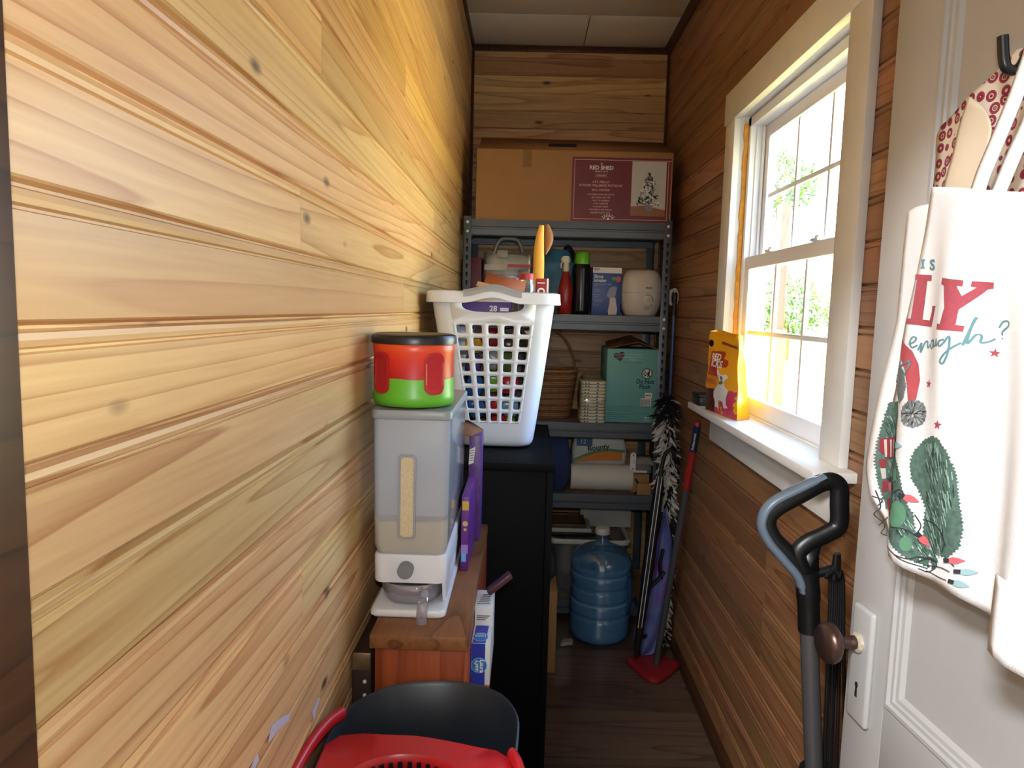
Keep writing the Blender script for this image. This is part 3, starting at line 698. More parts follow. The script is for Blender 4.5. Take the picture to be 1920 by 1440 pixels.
# ------------------------------------------------------------------ third shelf
wick = mat('brown_wicker', sr(142, 98, 62), .7, var=.25, vs=40); wick_d = mat('dark_wicker', sr(104, 70, 46), .7, var=.25, vs=40)
wb = thing('wicker_basket', 'brown woven wicker basket with a tall hoop handle on the third shelf', 'basket', (.100, 3.33, Z3+.0005))
def wx(z): return .118+.030*(z/.22)
def wring(z, ph, r=.0048, n=64, amp=.004):
    p = []
    for i in range(n):
        a = 2*PI*i/n; c, s = math.cos(a), math.sin(a); w = wx(z)+amp*math.cos(12*a*1+ph)
        p.append((math.copysign(abs(c)**.75, c)*w, math.copysign(abs(s)**.75, s)*w*.72, z))
    return p
for k in range(22):
    z = .008+k*.0097
    obj('weaver', G().tube(wring(z, PI*(k % 2)), .0052, 6, closed=True), wick if k % 3 else wick_d, wb, smooth=60)
for k in range(24):
    a = 2*PI*(k+.5)/24; c, s = math.cos(a), math.sin(a)
    pt_ = [(math.copysign(abs(c)**.75, c)*wx(z), math.copysign(abs(s)**.75, s)*wx(z)*.72, z) for z in (.002, .11, .222)]
    obj('stake', G().tube(pt_, .0035, 6), wick_d, wb)
obj('rim', G().tube(wring(.224, 0, amp=0), .008, 8, closed=True), wick, wb, smooth=60)
obj('base', G().prism([(p[0]*.96, p[1]*.96) for p in wring(0, 0, amp=0)], lambda p: (p[0], p[1], .008), lambda p: (p[0], p[1], .0)), wick_d, wb)
hp = smooth_path([(-.145, 0, .20), (-.14, 0, .30), (-.105, 0, .385), (-.045, 0, .425), (.03, 0, .418), (.09, 0, .37), (.13, 0, .29), (.142, 0, .20)], 6)
obj('hoop_handle', G().tube(hp, [(.010, .006)]*len(hp), 8, flat=(0, 1, 0)), wick, wb, smooth=60)
dp = thing('diaper_pack', 'clear wrapped stack of folded white diapers beside the wicker basket', 'diapers', (.3155, 3.25, Z3+.0005))
dcr = mat('diaper_cream', sr(206, 200, 178), .7); dpr = mat('diaper_print', sr(70, 92, 96), .6)
for k in range(13):
    z = .003+k*.0145
    o = obj('diaper', G().loft([[(x, y, z+zz) for x, y in rrect(.112+w, .20+w, .02)] for zz, w in ((0, -.006), (.003, 0), (.010, 0), (.013, -.006))]), dcr, dp, smooth=60, loc=(rr.uniform(-.001, .001), rr.uniform(-.002, .002), 0))
    f_ = Fr((0, -.1003, z), (1, 0, 0), (0, 0, 1))
    decal(o, 'print', f_, [[(-.040, .003), (-.032, .0035), (-.034, .010), (-.042, .0095)], [(-.026, .003), (-.018, .004), (-.022, .010), (-.028, .009)], [(.012, .003), (.020, .003), (.022, .0095), (.013, .0105)]], dpr)
obj('wrap', softbox(.122, .215, .225, .004, 9, pinch=.35, r=.25), clear('clear_film', (.95, .95, .93), .05, .04, (.8, .8, .78), .12), dp, smooth=60)
tq = thing('wipes_carton', 'teal cardboard carton reading Do Not Flush on the third shelf', 'carton', (.495, 3.225, Z3+.0005))
TW, TH_ = .234, .336
teal2 = mat('carton_teal', sr(112, 176, 174), .55, var=.03)
obj('carton', G().box(-TW/2, TW/2, 0, .26, 0, TH_), teal2, tq, bevel=.002)
for pts in ([(-TW/2, .004, TH_), (-.10, .26, TH_+.02), (.02, .26, TH_+.055), (.03, .05, TH_+.030)], [(TW/2, .004, TH_), (TW/2, .26, TH_+.01), (.02, .26, TH_+.055), (.03, .05, TH_+.030)]):
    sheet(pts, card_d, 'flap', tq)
ft = Fr((-TW/2, 0, 0), (1, 0, 0), (0, 0, 1)); dteal = mat('print_dark_teal', sr(22, 72, 84), .5)
def heart(cx, cy, s, tilt=.25):
    out = []
    for i in range(30):
        a = 2*PI*i/30; x = 16*math.sin(a)**3/16*s; y = (13*math.cos(a)-5*math.cos(2*a)-2*math.cos(3*a)-math.cos(4*a))/16*s
        out.append((cx+x*math.cos(tilt)-y*math.sin(tilt), cy+x*math.sin(tilt)+y*math.cos(tilt)))
    return out
hm = decal(tq, 'heart_logo', ft, [heart(.055, .302, .025)], mat('heart_plum', sr(58, 40, 66), .5))
lettering(hm, ft, "Parent's", .0135, (.055, .305), mat('print_rose', sr(214, 170, 176), .5), rot=.18, sx=.9); lettering(hm, ft, 'CHOICE', .0095, (.056, .293), mat('print_rose', (0, 0, 0)), rot=.18)
pt_ = mat('pale_teal_print', sr(168, 214, 206), .5)
for s, sz, y in (('HYPOALLERGENIC', .0105, .308), ('FRAGRANCE FREE', .0105, .296), ('Wipes', .014, .283)): lettering(tq, ft, s, sz, (.118, y), pt_)
decal(tq, 'rule', ft, [rect(.07, .162, .2735, .275), rect(.008, .205, .072, .073), rect(.008, .205, .042, .043)], dteal)
ringp = circ(.0245, 28, .183, .226)
decal(tq, 'symbol_ring', ft, [ringp], dteal); sy_ = decal(tq, 'symbol_field', ft, [circ(.0205, 28, .183, .226)], wht, .001)
decal(sy_, 'symbol_figure', ft, [circ(.0035, 10, .1925, .239), [(.187, .236), (.196, .234), (.194, .221), (.197, .210), (.192, .210), (.190, .219), (.188, .210), (.184, .210), (.187, .222), (.181, .227), (.180, .224), (.186, .229)], [(.171, .212), (.181, .217), (.179, .222), (.172, .222)], [(.167, .220), (.171, .220), (.171, .232), (.167, .232)], [(.168, .239), (.171, .241), (.199, .212), (.196, .210)]], mat('print_black', sr(20, 22, 24), .5), .0016)
lettering(tq, ft, 'Do Not', .029, (.176, .180), dteal, bold=.0008, sx=.86); lettering(tq, ft, 'Flush', .029, (.176, .157), dteal, bold=.0008, sx=.86)
bcm = decal(tq, 'barcode_label', ft, [rect(.160, .207, .078, .113), rect(.178, .210, .113, .138)], wht)
decal(bcm, 'bars', ft, [rect(.164+.0037*k, .164+.0037*k+(.0011 if k % 3 else .002), .081, .109) for k in range(11)]+[rect(.182+.006*k, .186+.006*k, .124, .129) for k in range(4)], mat('print_black', (0, 0, 0)), .001)
for k, s in enumerate(('Directions: lift tab and pull out one wipe at a time.', 'Reseal after each use to keep wipes moist.', '', 'Store at room temperature. Keep out of reach', 'of small children. Not flushable.', 'Made for baby care.')):
    if s: lettering(tq, ft, s, .0068, (.010, .062-.0095*k), dteal, align='LEFT')
decal(tq, 'recycle_mark', ft, [circ(.005, 10, .185, .024), circ(.004, 8, .198, .024), rect(.178, .204, .010, .013)], wht)
# ------------------------------------------------------------------ fourth shelf
pap = mat('paper_towel', sr(222, 218, 208), .9, var=.03, bump=.5, bs=220)
pr_ = thing('paper_towel_roll', 'single white paper towel roll lying at the front of the fourth shelf', 'paper towel', (.375, 3.265, Z4+.0625))
obj('roll', G().lathe([(.020, -.143), (.058, -.143), (.061, -.138), (.061, .138), (.058, .143), (.020, .143)], 40, axis='X'), pap, pr_, smooth=50)
obj('core', G().lathe([(.020, -.1435), (.0185, -.1435), (.0185, .1435), (.020, .1435)], 24, axis='X', caps=False), card, pr_)
pk = thing('paper_towel_pack', 'wrapped pack of paper towels with orange and green swoosh behind the roll', 'paper towel', (.372, 3.40, Z4+.0005))
bt = obj('wrapped_block', softbox(.262, .13, .285, .006, 4, r=.22), mat('printed_wrap', sr(214, 214, 212), .3, var=.06, vs=20), pk, smooth=60)
f4 = Fr((-.131, -.0745, 0), (1, 0, 0), (0, 0, 1))
def wave(y, w0, w1, x0=.012, x1=.250, k=16):
    up_ = [(x0+(x1-x0)*i/k, y+.050*math.sin(min(1, i/k*1.15)*PI*.62)+w1) for i in range(k+1)]; dn = [(x, yy-w0-w1) for x, yy in reversed(up_)]
    return up_+dn
decal(pk, 'orange_swoosh', f4, [[(.012, .118)]+[(.012+.226*i/16, .125+.050*math.sin(min(1, i/16*1.15)*PI*.62)) for i in range(17)]+[(.240, .128), (.12, .126)]], mat('swoosh_orange', sr(226, 132, 40), .4), .001)
decal(pk, 'green_swoosh', f4, [wave(.128, .006, .006)], mat('swoosh_green', sr(76, 140, 90), .4), .002)
decal(pk, 'blue_tag', f4, [rect(.02, .095, .195, .240), rect(.02, .06, .248, .275)], mat('tag_blue', sr(44, 96, 150), .4), .002)
lettering(pk, f4, '12', .030, (.050, .206), wht, h=.004); lettering(pk, f4, 'Bounty', .036, (.125, .178), mat('print_navy', sr(24, 30, 54), .5), h=.004, rot=.15, bold=.0006)
# blue fabric bag at the left
nb = thing('fabric_bag', 'dark blue fabric bag slumped at the left of the fourth shelf', 'bag', (.155, 3.27, Z4+.0005))
obj('bag_body', softbox(.155, .15, .27, .010, 8, pinch=.55), mat('navy_fabric', sr(30, 46, 92), .8, var=.1), nb, smooth=60)
# white light fitting, grey router with cord, brown box at the right
ld = thing('light_strip', 'small white rounded light strip leaning at the right of the fourth shelf', 'light', (.516, 3.225, Z4+.10))
gr_ = mat('grey_plastic', sr(124, 122, 120), .5)
lo_ = obj('strip_body', G().loft([[(x, y, z) for x, z in rrect(.026, .09, .0125, 6, 0, .045)] for y in (0, .008)]), wht, ld)
for z, r in ((.014, .003), (.045, .007), (.076, .003)): obj('lamp', G().lathe([(r, 0), (r*.7, -.002), (.0005, -.0022)], 14, axis='Y').tf(Matrix.Translation((0, 0, z))), boltm if r > .005 else mat('print_dark', (0, 0, 0)), lo_)
ro = thing('router_box', 'grey device wrapped in its pale cord beside the paper towel pack', 'device', (.562, 3.27, Z4+.0005))
obj('stand', G().box(-.05, .035, -.03, .03, .0, .085), card, ro, bevel=.002)
obj('body', G().box(-.04, .045, -.025, .035, .086, .165), gr_, ro, bevel=.010, seg=3)
obj('front_strip', G().box(-.048, .022, -.034, -.027, .092, .103), wht, ro, bevel=.002)
g = G()
for k in range(4): g.tube(smooth_path([(-.03+.002*k, -.032-.002*k, .135+.005*k), (.01, -.034, .14+.007*k), (.05+.004*k, -.03, .125+.004*k), (.054+.004*k, -.01, .10)], 6), .0025, 6)
obj('wound_cord', g, mat('pale_cord', sr(176, 170, 160), .6), ro, smooth=60)
cbx = thing('small_carton', 'small open brown carton beside the end of the paper towel roll', 'carton', (.590, 3.205, Z4+.0005))
obj('carton', G().box(-.055, .008, -.012, .012, 0, .052), card, cbx, bevel=.001)
bd = thing('trailing_cord', 'short black cord drooping beside the paper towel roll', 'cord', (.528, 3.208, Z4+.0005))
obj('cord', G().tube(smooth_path([(0, 0, .07), (.012, -.002, .05), (.018, -.004, .025), (.006, -.004, .005), (-.004, -.004, .004)], 6), .0045, 8), mat('black_cord', sr(16, 16, 18), .5), bd, smooth=60)

# ------------------------------------------------------------------ bottom level: tub, frames, white box
tubm = clear('milky_tub', (.75, .75, .75), .05, .30, (.42, .42, .42), .15)
tb_ = thing('storage_tub', 'milky plastic storage tub with a white rim under the fourth shelf', 'tub', (.33, 3.37, Z5+.0005))
obj('tub_body', G().loft([[(x, y, z) for x, y in rrect(w, d, .03)] for z, w, d in ((0, .32, .24), (.002, .33, .25), (.262, .365, .285))], caps=False), tubm, tb_, smooth=50)
obj('tub_floor', G().box(-.16, .16, -.12, .12, .001, .004), tubm, tb_)
obj('tub_rim', G().loft([[(x, y, z) for x, y in rrect(w, d, .035)] for z, w, d in ((.252, .385, .305), (.268, .39, .31), (.274, .38, .30), (.272, .355, .275), (.255, .352, .272), (.252, .385, .305))], caps=False), mat('white_tub_rim', sr(196, 196, 192), .4), tb_, smooth=50)
obj('tub_clothes', softbox(.30, .22, .235, .02, 21), mat('grey_clothes', sr(112, 108, 108), .9, var=.25, vs=20), tb_, smooth=60)
fm1 = mat('walnut_frame', sr(84, 62, 42), .5); fm2 = mat('white_frame', sr(190, 188, 180), .5)
zf = Z5+.278
for k, (w, d, m, dx, ry, lb) in enumerate(((.23, .20, mat('black_frame', sr(22, 20, 20), .5), -.01, 0, 'black picture frame at the bottom of the stack on the tub'), (.24, .21, fm2, -.015, 0, 'white picture frame in the middle of the stack on the tub'), (.22, .20, fm1, -.03, .02, 'brown picture frame lying on top of the stack on the tub'))):
    f = thing('picture_frame', lb, 'picture frame', (.235+dx, 3.36, zf+.0005), group='picture frames under the fourth shelf')
    g = [G().box(-w/2, w/2, -d/2, -d/2+.022, 0, .018), G().box(-w/2, w/2, d/2-.022, d/2, 0, .018), G().box(-w/2, -w/2+.022, -d/2+.022, d/2-.022, 0, .018), G().box(w/2-.022, w/2, -d/2+.022, d/2-.022, 0, .018)]
    for q in g: obj('frame_rail', q, m, f, bevel=.002)
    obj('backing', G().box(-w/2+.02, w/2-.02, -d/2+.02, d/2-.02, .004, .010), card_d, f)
    zf += .019
wbx = thing('white_box', 'flat white box with black marks behind the stacked picture frames', 'box', (.42, 3.46, Z5+.2745))
obj('carton', G().box(-.12, .13, -.03, .03, 0, .165), mat('white_card', sr(186, 184, 178), .6), wbx, bevel=.002)
f5 = Fr((-.12, -.03, 0), (1, 0, 0), (0, 0, 1))
decal(wbx, 'drawing', f5, [rect(.03, .042, .10, .15), rect(.04, .15, .122, .126), rect(.098, .122, .095, .155), rect(.135, .15, .10, .15)], mat('print_grey', sr(70, 68, 66), .6))

# ------------------------------------------------------------------ water bottle
wj = thing('water_jug', 'large ribbed blue plastic water jug with a white cap on the floor', 'jug', (.366, 3.035, 0), rz=R(-35))
def rib(z): return .008*max(0, math.cos((z-.115)/.062*2*PI))**6 if .10 < z < .31 else 0
prof = [(.10, .0), (.122, .004), (.132, .018), (.135, .035)]
z = .045
while z < .335: prof.append((.135-rib(z)*1.3-(.003 if .17 < z < .27 else 0), z)); z += .0065
prof += [(.133, .345), (.127, .362), (.112, .382), (.085, .400), (.055, .412), (.034, .420), (.029, .428), (.0275, .455), (.0275, .468)]
jugm = clear('blue_jug_plastic', (.82, .92, 1.0), .10, .22, (.20, .50, .92), .04)
obj('jug_shell', G().lathe(prof, 56, caps=False), jugm, wj, smooth=60)
obj('jug_floor', G().lathe([(.10, .001), (.06, .012), (.002, .014)], 40, caps=False), jugm, wj, smooth=60)
pw = [(max(r-.004, .004), zz+.004) for r, zz in prof if zz < .335]
obj('water', G().lathe(pw, 48), clear('water_flash_blue', (.80, .92, 1.0), .06, .70, (.36, .70, 1.0), .0), wj, smooth=60)  # flash glow put into the water as diffuse light blue
obj('cap', G().lathe([(.0315, .462), (.0325, .466), (.032, .484), (.029, .489), (.002, .490)], 28), mat('white_cap', sr(206, 206, 200), .45), wj, smooth=50)
hpj = smooth_path([(.132, 0, .30), (.142, 0, .27), (.144, 0, .22), (.140, 0, .165), (.130, 0, .14)], 6)
obj('grip_handle', G().tube(hpj, [(.016, .008)]*len(hpj), 10, flat=(0, 1, 0)), clear('blue_handle', (.45, .65, .9), .08, .35, (.12, .30, .58), .06), wj, smooth=60)
# cardboard carton left of it with a dark sack on top
ct = thing('floor_carton', 'tall brown cardboard carton on the floor between black cabinet and water jug', 'carton', (.045, 2.68, 0))
obj('carton', G().box(-.11, .112, 0, .40, 0, .335), card, ct, bevel=.003)
sk = thing('dark_sack', 'dark grey sack slumped on top of the floor carton', 'sack', (.055, 2.86, .3355))
obj('sack_body', softbox(.21, .26, .14, .012, 12, pinch=.3), mat('charcoal_sack', sr(46, 48, 52), .8, var=.15), sk, smooth=60)
pl_ = tag(obj('lint_tuft', softbox(.05, .04, .016, .012, 30), mat('lint_grey', sr(168, 164, 160), .9), loc=(.22, 2.93, .0), smooth=60), 'little tuft of grey lint on the floor beside the water jug', 'lint')

# ------------------------------------------------------------------ poles, wing, boa and mop in the right corner
bluep = thing('broom_handle', 'slim blue broom handle standing between shelf post and right wall', 'broom', (.652, 3.13, 0))
obj('pole', G().cyl((0, 0, .06), (.004, .03, 1.42), .0085), mat('blue_enamel', sr(44, 66, 110), .35), bluep)
obj('grip_end', G().cyl((.004, .03, 1.42), (.0045, .033, 1.52), .0095), mat('black_grip', sr(18, 18, 20), .5), bluep)
obj('broom_head', G().box(-.015, .015, -.05, .12, .0, .065), mat('black_grip', (0, 0, 0)), bluep, bevel=.006)
# red headed mop
A = Vector((.648, 2.60, 1.035)); B = Vector((.566, 2.735, .034))
mo = thing('red_floor_mop', 'floor mop with red triangular head and grey pole leaning on the right wall', 'mop', (B.x, B.y, 0))
D_ = A-B; o_ = Vector((B.x, B.y, 0))
seg_ = lambda a, b: (tuple(B+D_*a-o_), tuple(B+D_*b-o_))
gp = mat('grey_pole', sr(70, 70, 74), .4)
obj('pole', G().cyl(*seg_(0, .735), .0125), gp, mo); obj('red_sleeve', G().cyl(*seg_(.735, .885), .0135), mat('mop_red', sr(150, 36, 34), .35), mo)
sl = obj('blue_sleeve', G().cyl(*seg_(.885, .985), .0137), mat('label_navy', sr(26, 36, 66), .35), mo)
obj('end_cap', G().cyl(*seg_(.985, 1.0), .0135, .010), mat('mop_red', (0, 0, 0)), mo)
dd = D_.normalized(); uu = dd; vv = Vector((-1, -.25, 0)); vv = (vv-uu*vv.dot(uu)).normalized(); 
vv2 = uu.cross(Vector((-.45, -.9, 0)).normalized()).normalized()
fl_t = Fr(B+D_*.925-o_+Vector((-.45, -.9, 0)).normalized()*.0139, uu, vv2 if uu.cross(vv2).dot(Vector((-.45, -.9, 0))) > 0 else -vv2)
lettering(sl, fl_t, 'Rubbermaid', .013, (0, -.004), wht, h=.0006)
hd = [(-.105, .055), (-.06, .075), (.03, .07), (.095, .045), (.10, .015), (.06, -.05), (.0, -.115), (-.03, -.125), (-.06, -.10), (-.10, -.01), (-.115, .03)]
hs_ = [(p.x, p.y) for p in smooth_path([(a, b, 0) for a, b in hd], 4, True)]
rings = [[(x*k, y*k, z) for x, y in hs_] for z, k in ((.002, .93), (.006, .99), (.014, 1.0), (.022, .94), (.026, .80), (.026, .4))]
obj('mop_head', G().loft(rings), mat('mop_head_red', sr(146, 32, 38), .35), mo, smooth=50, loc=(.0, .005, 0))
obj('joint', G().cyl((0, 0, .022), tuple(dd*.055+Vector((0, 0, .022))), .014, .013), gp, mo)
# dragon-like fabric wing / kite leaning in the corner
fabm, n, l, b = nodes('wing_fabric')
tc = n.new('ShaderNodeTexCoord'); nz = n.new('ShaderNodeTexNoise'); nz.inputs['Scale'].default_value = 9; nz.inputs['Detail'].default_value = 3; l.new(tc.outputs['Object'], nz.inputs['Vector'])
rp = n.new('ShaderNodeValToRGB'); e = rp.color_ramp.elements; e[0].position = .30; e[0].color = rgba(sr(70, 84, 140)); e[1].position = .72; e[1].color = rgba(sr(190, 92, 96))
q = e.new(.48); q.color = rgba(sr(104, 112, 168)); q = e.new(.6); q.color = rgba(sr(120, 84, 158)); l.new(nz.outputs['Fac'], rp.inputs[0]); l.new(rp.outputs[0], b.inputs['Base Color']); b.inputs['Roughness'].default_value = .45
wing = thing('costume_wing', 'blue and purple fabric costume wing with black veins leaning by the mop', 'costume', (.56, 2.85, 0))
wo = Vector((.56, 2.85, 0))
OL = [un(x, y, 'Y', 2.85)-wo for x, y in ((1249, 955), (1256, 985), (1263, 1020), (1262, 1060), (1258, 1110), (1252, 1160), (1240, 1205), (1222, 1228), (1200, 1228))]
OR_ = [un(x, y, 'Y', 2.85)-wo for x, y in ((1244, 955), (1236, 990), (1226, 1025), (1217, 1065), (1208, 1110), (1198, 1150), (1189, 1185), (1190, 1210), (1196, 1230))]
g = G(); NX = 8; rings = []
for a_, b_ in zip(smooth_path(OL, 3), smooth_path(OR_, 3)):
    rings.append([a_.lerp(b_, i/NX)+Vector((0, .014*math.sin(i/NX*PI*3+a_.z*5), 0)) for i in range(NX+1)])
for r_ in rings:
    for p in r_: p.z = max(p.z, .004)
g.loft(rings, closed=False)
obj('membrane', g, fabm, wing, solid=.002, smooth=60)
blk = mat('black_vein', sr(10, 10, 14), .6)
for pts in (((1240, 960), (1228, 1020), (1206, 1110), (1197, 1180), (1198, 1228)), ((1198, 1130), (1215, 1105), (1235, 1085), (1246, 1072)), ((1196, 1175), (1206, 1195), (1212, 1190)), ((1200, 1140), (1190, 1120)), ((1243, 1030), (1237, 1060), (1240, 1085))):
    P = [un(x, y, 'Y', 2.832)-wo for x, y in pts]
    for p in P: p.z = max(p.z, .010)
    obj('vein', G().tube(smooth_path(P, 4), .0075, 6), blk, wing, smooth=60)
um = thing('folded_umbrella', 'closed black umbrella with thin silver ribs leaning beside the shelf post', 'umbrella', (.50, 2.80, 0))
uo = Vector((.50, 2.80, 0))
u0 = un(1192, 1215, 'Y', 2.77)-uo; u0.z = .004; u1 = un(1240, 880, 'Y', 2.78)-uo
obj('canopy', G().tube([u0, u0.lerp(u1, .12), u0.lerp(u1, .5), u0.lerp(u1, .9), u1], [.004, .016, .024, .020, .008], 12), mat('umbrella_black', sr(14, 14, 17), .6), um, smooth=60)
off = Vector((-.012, -.022, 0))
for dx in (0, .014): obj('rib', G().cyl(tuple(u0.lerp(u1, .2)+off+Vector((dx, 0, 0))), tuple(u0.lerp(u1, .97)+off+Vector((dx, 0, 0))), .0014, n=6), boltm, um)
obj('handle', G().tube(smooth_path([u1, u1+Vector((.012, 0, .06)), u1+Vector((.035, 0, .08)), u1+Vector((.05, 0, .055))], 5), .008, 8), blk, um, smooth=60)
# feather boa hanging over a hook on the shelf post
ba = thing('feather_boa', 'black and white feather boa hanging at the right of the shelves', 'boa', (.62, 2.93, 0))
bo_ = Vector((.62, 2.93, 0))
path = smooth_path([un(x, y, 'Y', 2.97)-bo_ for x, y in ((1252, 752), (1248, 785), (1256, 840), (1268, 880), (1264, 930), (1268, 985), (1270, 1040), (1276, 1080), (1270, 1130), (1262, 1180), (1252, 1212))], 10)
for p in path: p.x = min(p.x, .004); p.z = max(p.z, .05)
obj('cord', G().tube(path, .006, 6), blk, ba)
rb = random.Random(21); gw_, gb_ = G(), G()
def plume(g, c, d, ln, w):
    u = d.normalized(); s = u.cross(Vector((rb.uniform(-1, 1), rb.uniform(-1, 1), rb.uniform(-1, 1))))
    if s.length < .1: s = u.orthogonal()
    s.normalize(); nn = u.cross(s); cv = rb.uniform(-.5, .7); P = []
    for k in range(5):
        f = k/4; ww = w*math.sin(PI*(.12+.85*f))**.8
        p = c+u*ln*f+nn*(ln*cv*f*f)+Vector((0, 0, -ln*.35*f*f))
        P += [p-s*ww, p+nn*ww*.25, p+s*ww]
    F = []
    for k in range(4):
        for q in range(2): F.append((k*3+q, k*3+q+1, k*3+q+4, k*3+q+3))
    g.add(P, F)
N = len(path)
for k in range(2300):
    f = rb.random(); p = path[min(N-1, int(f*N))]+Vector((rb.gauss(0, .006), rb.gauss(0, .006), rb.gauss(0, .01)))
    an = rb.uniform(0, 2*PI); d = Vector((math.cos(an), math.sin(an), rb.uniform(-.9, .25)))
    blackness = noise.noise(Vector((f*9, math.cos(an)*1.1, math.sin(an)*1.1+3)))
    top = f < .10
    isb = blackness > .27 or top and rb.random() < .8 or rb.random() < .03
    ln = rb.uniform(.028, .060)*(1.15 if isb else 1)
    plume(gb_ if isb else gw_, p, d, ln, rb.uniform(.005, .011))
wx_ = .675-.62
for g in (gw_, gb_): g.v = [(min(x, wx_-.004*rb.random()), y, max(z, .003)) for x, y, z in g.v]
obj('white_plumes', gw_, mat('white_feather', sr(206, 200, 192), .9, var=.06), ba, kind='stuff', smooth=80)
obj('black_plumes', gb_, mat('black_feather', sr(14, 14, 17), .8), ba, kind='stuff', smooth=80)
# ------------------------------------------------------------------ black cabinet
bkm = mat('black_laminate', sr(8, 8, 9), .6, var=.05, spec=.12)
bc = thing('black_cabinet', 'black laminate cabinet carrying the white laundry basket', 'cabinet', (-.10, 1.86, 0))
KX0, KX1, KD, KH = -.192, .188, .64, 1.024
obj('top_board', G().box(KX0, KX1+.004, -.012, KD, KH-.022, KH), bkm, bc, bevel=.002)
obj('side_panel', G().box(KX0+.002, KX0+.02, 0, KD-.004, 0, KH-.0225), bkm, bc, bevel=.001)
obj('side_panel', G().box(KX1-.018, KX1, 0, KD-.004, 0, KH-.0225), bkm, bc, bevel=.001)
obj('back_panel', G().box(KX0+.021, KX1-.019, KD-.012, KD-.006, .02, KH-.0225), bkm, bc)
obj('plinth', G().box(KX0+.021, KX1-.019, .02, .035, 0, .07), bkm, bc)
obj('door', G().box(KX0+.021, KX1-.019, .001, .018, .075, KH-.0235), bkm, bc, bevel=.0015)

# ------------------------------------------------------------------ laundry basket
whb = mat('white_basket_plastic', sr(224, 229, 240), .32, var=.015)
lb = thing('laundry_basket', 'tall white plastic laundry basket with square holes on the black cabinet', 'basket', (-.080, 2.19, 1.0262))
BH_ = .445
def bdim(v):                                   # half sizes and corner radius at height fraction v
    hw = .108+.068*v**.9; hd = .150+.048*v
    e = min(1, v/.05); q = .82+.18*math.sqrt(max(0, 1-(1-e)**2))
    return hw*q, hd*q, .040
def bpt(side, t, v):                            # side 0 front,1 right,2 back,3 left; t in -1..1 over the flat part; corners t in 1..2
    hw, hd, r = bdim(v); z = BH_*v
    cxs = (-.012*v)
    L = (hw-r if side % 2 == 0 else hd-r); D = (hd if side % 2 == 0 else hw)
    if t <= 1: x, y = t*L, -D
    else:
        a = R(-90+90*(t-1)); x, y = L+r*math.cos(a), -(D-r)+r*math.sin(a)
    c, s = [(1, 0), (0, 1), (-1, 0), (0, -1)][side]
    return (x*c-y*s+cxs, x*s+y*c, z)
g = G()
NR = 8; v0, v1 = .165, .815
vs = [0, .012, .028, .05, .09, .13, v0]+[v0+(v1-v0)*(i+1)/NR for i in range(NR)]+[.985]
def quad(side, ta, tb, va, vb, n=1):
    g.add([bpt(side, ta, va), bpt(side, tb, va), bpt(side, tb, vb), bpt(side, ta, vb)], [(0, 1, 2, 3)])
def holed(side, ta, tb, va, vb, hole):          # quad with a hole; hole = closed 2-D loop in 0..1 cell space, starting at +t axis
    n = len(hole); out = []
    for i in range(n):
        dx, dy = hole[i][0]-.5, hole[i][1]-.5
        a = math.atan2(dy*1.0, dx); c, s = math.cos(a), math.sin(a); k = .5/max(abs(c), abs(s)); out.append((.5+c*k, .5+s*k))
    for i, (cx_, cy_) in enumerate(((1, 1), (0, 1), (0, 0), (1, 0))):     # snap nearest to the corners
        j = min(range(n), key=lambda q: (out[q][0]-cx_)**2+(out[q][1]-cy_)**2); out[j] = (cx_, cy_)
    f = lambda p: bpt(side, ta+(tb-ta)*p[0], va+(vb-va)*p[1])
    g.add([f(p) for p in out]+[f(p) for p in hole], [(i, (i+1) % n, n+(i+1) % n, n+i) for i in range(n)])
sq = rrect(.60, .66, .13, 4, .5, .5)
for side in range(4):
    nc = 5 if side % 2 == 0 else 6
    te = [-1, -.93]+[-.93+1.86*(i+1)/nc for i in range(nc)]+[1]
    if side == 0: te = [-1.0, -.92]+[-.92+1.84*(i+1)/nc for i in range(nc)]+[1.0]
    for vi in range(len(vs)-1):
        va, vb = vs[vi], vs[vi+1]
        if side == 0 and vi == len(vs)-2:       # hand hole in the end wall under the rim
            quad(0, -1, -.92, va, vb); quad(0, .92, 1, va, vb)
            hh = []
            for i in range(32):
                a = 2*PI*i/32; x = math.copysign(abs(math.cos(a))**.6, math.cos(a))*.36; y = math.sin(a)
                y = (abs(y)**.5*.17+.06*(1-(x/.36)**2)) if y > 0 else -abs(y)**.8*.26
                hh.append((.5+x, .66+y))
            hh = [(a_, min(.93, b_)) for a_, b_ in hh]
            n = len(hh); out = []
            for (hx, hy) in hh:
                a = math.atan2((hy-.66)*1.0, hx-.5); c, s = math.cos(a), math.sin(a)
                k = min((.5/abs(c)) if abs(c) > 1e-6 else 9, ((.34 if s > 0 else .66)/abs(s)) if abs(s) > 1e-6 else 9); out.append((.5+c*k, .66+s*k))
            for cx_, cy_ in ((1, 1), (0, 1), (0, 0), (1, 0)):
                j = min(range(n), key=lambda q: (out[q][0]-cx_)**2+(out[q][1]-cy_)**2); out[j] = (cx_, cy_)
            f = lambda p: bpt(0, -.92+1.84*p[0], va+(vb-va)*p[1])
            g.add([f(p) for p in out]+[f(p) for p in hh], [(i, (i+1) % n, n+(i+1) % n, n+i) for i in range(n)])
        else:
            for ti in range(len(te)-1):
                if side in (0, 2) and 6 <= vi < 6+NR and 1 <= ti <= nc: holed(side, te[ti], te[ti+1], va, vb, sq)
                else: quad(side, te[ti], te[ti+1], va, vb)
        for k in range(6): quad(side, 1+k/6, 1+(k+1)/6, va, vb)
g.add([bpt(s, t_, 0) for s in range(4) for t_ in (-1, 1, 1.33, 1.66)], [tuple(range(16))])
obj('tub_wall', g, whb, lb, solid=.003, smooth=60, weld=.0004)
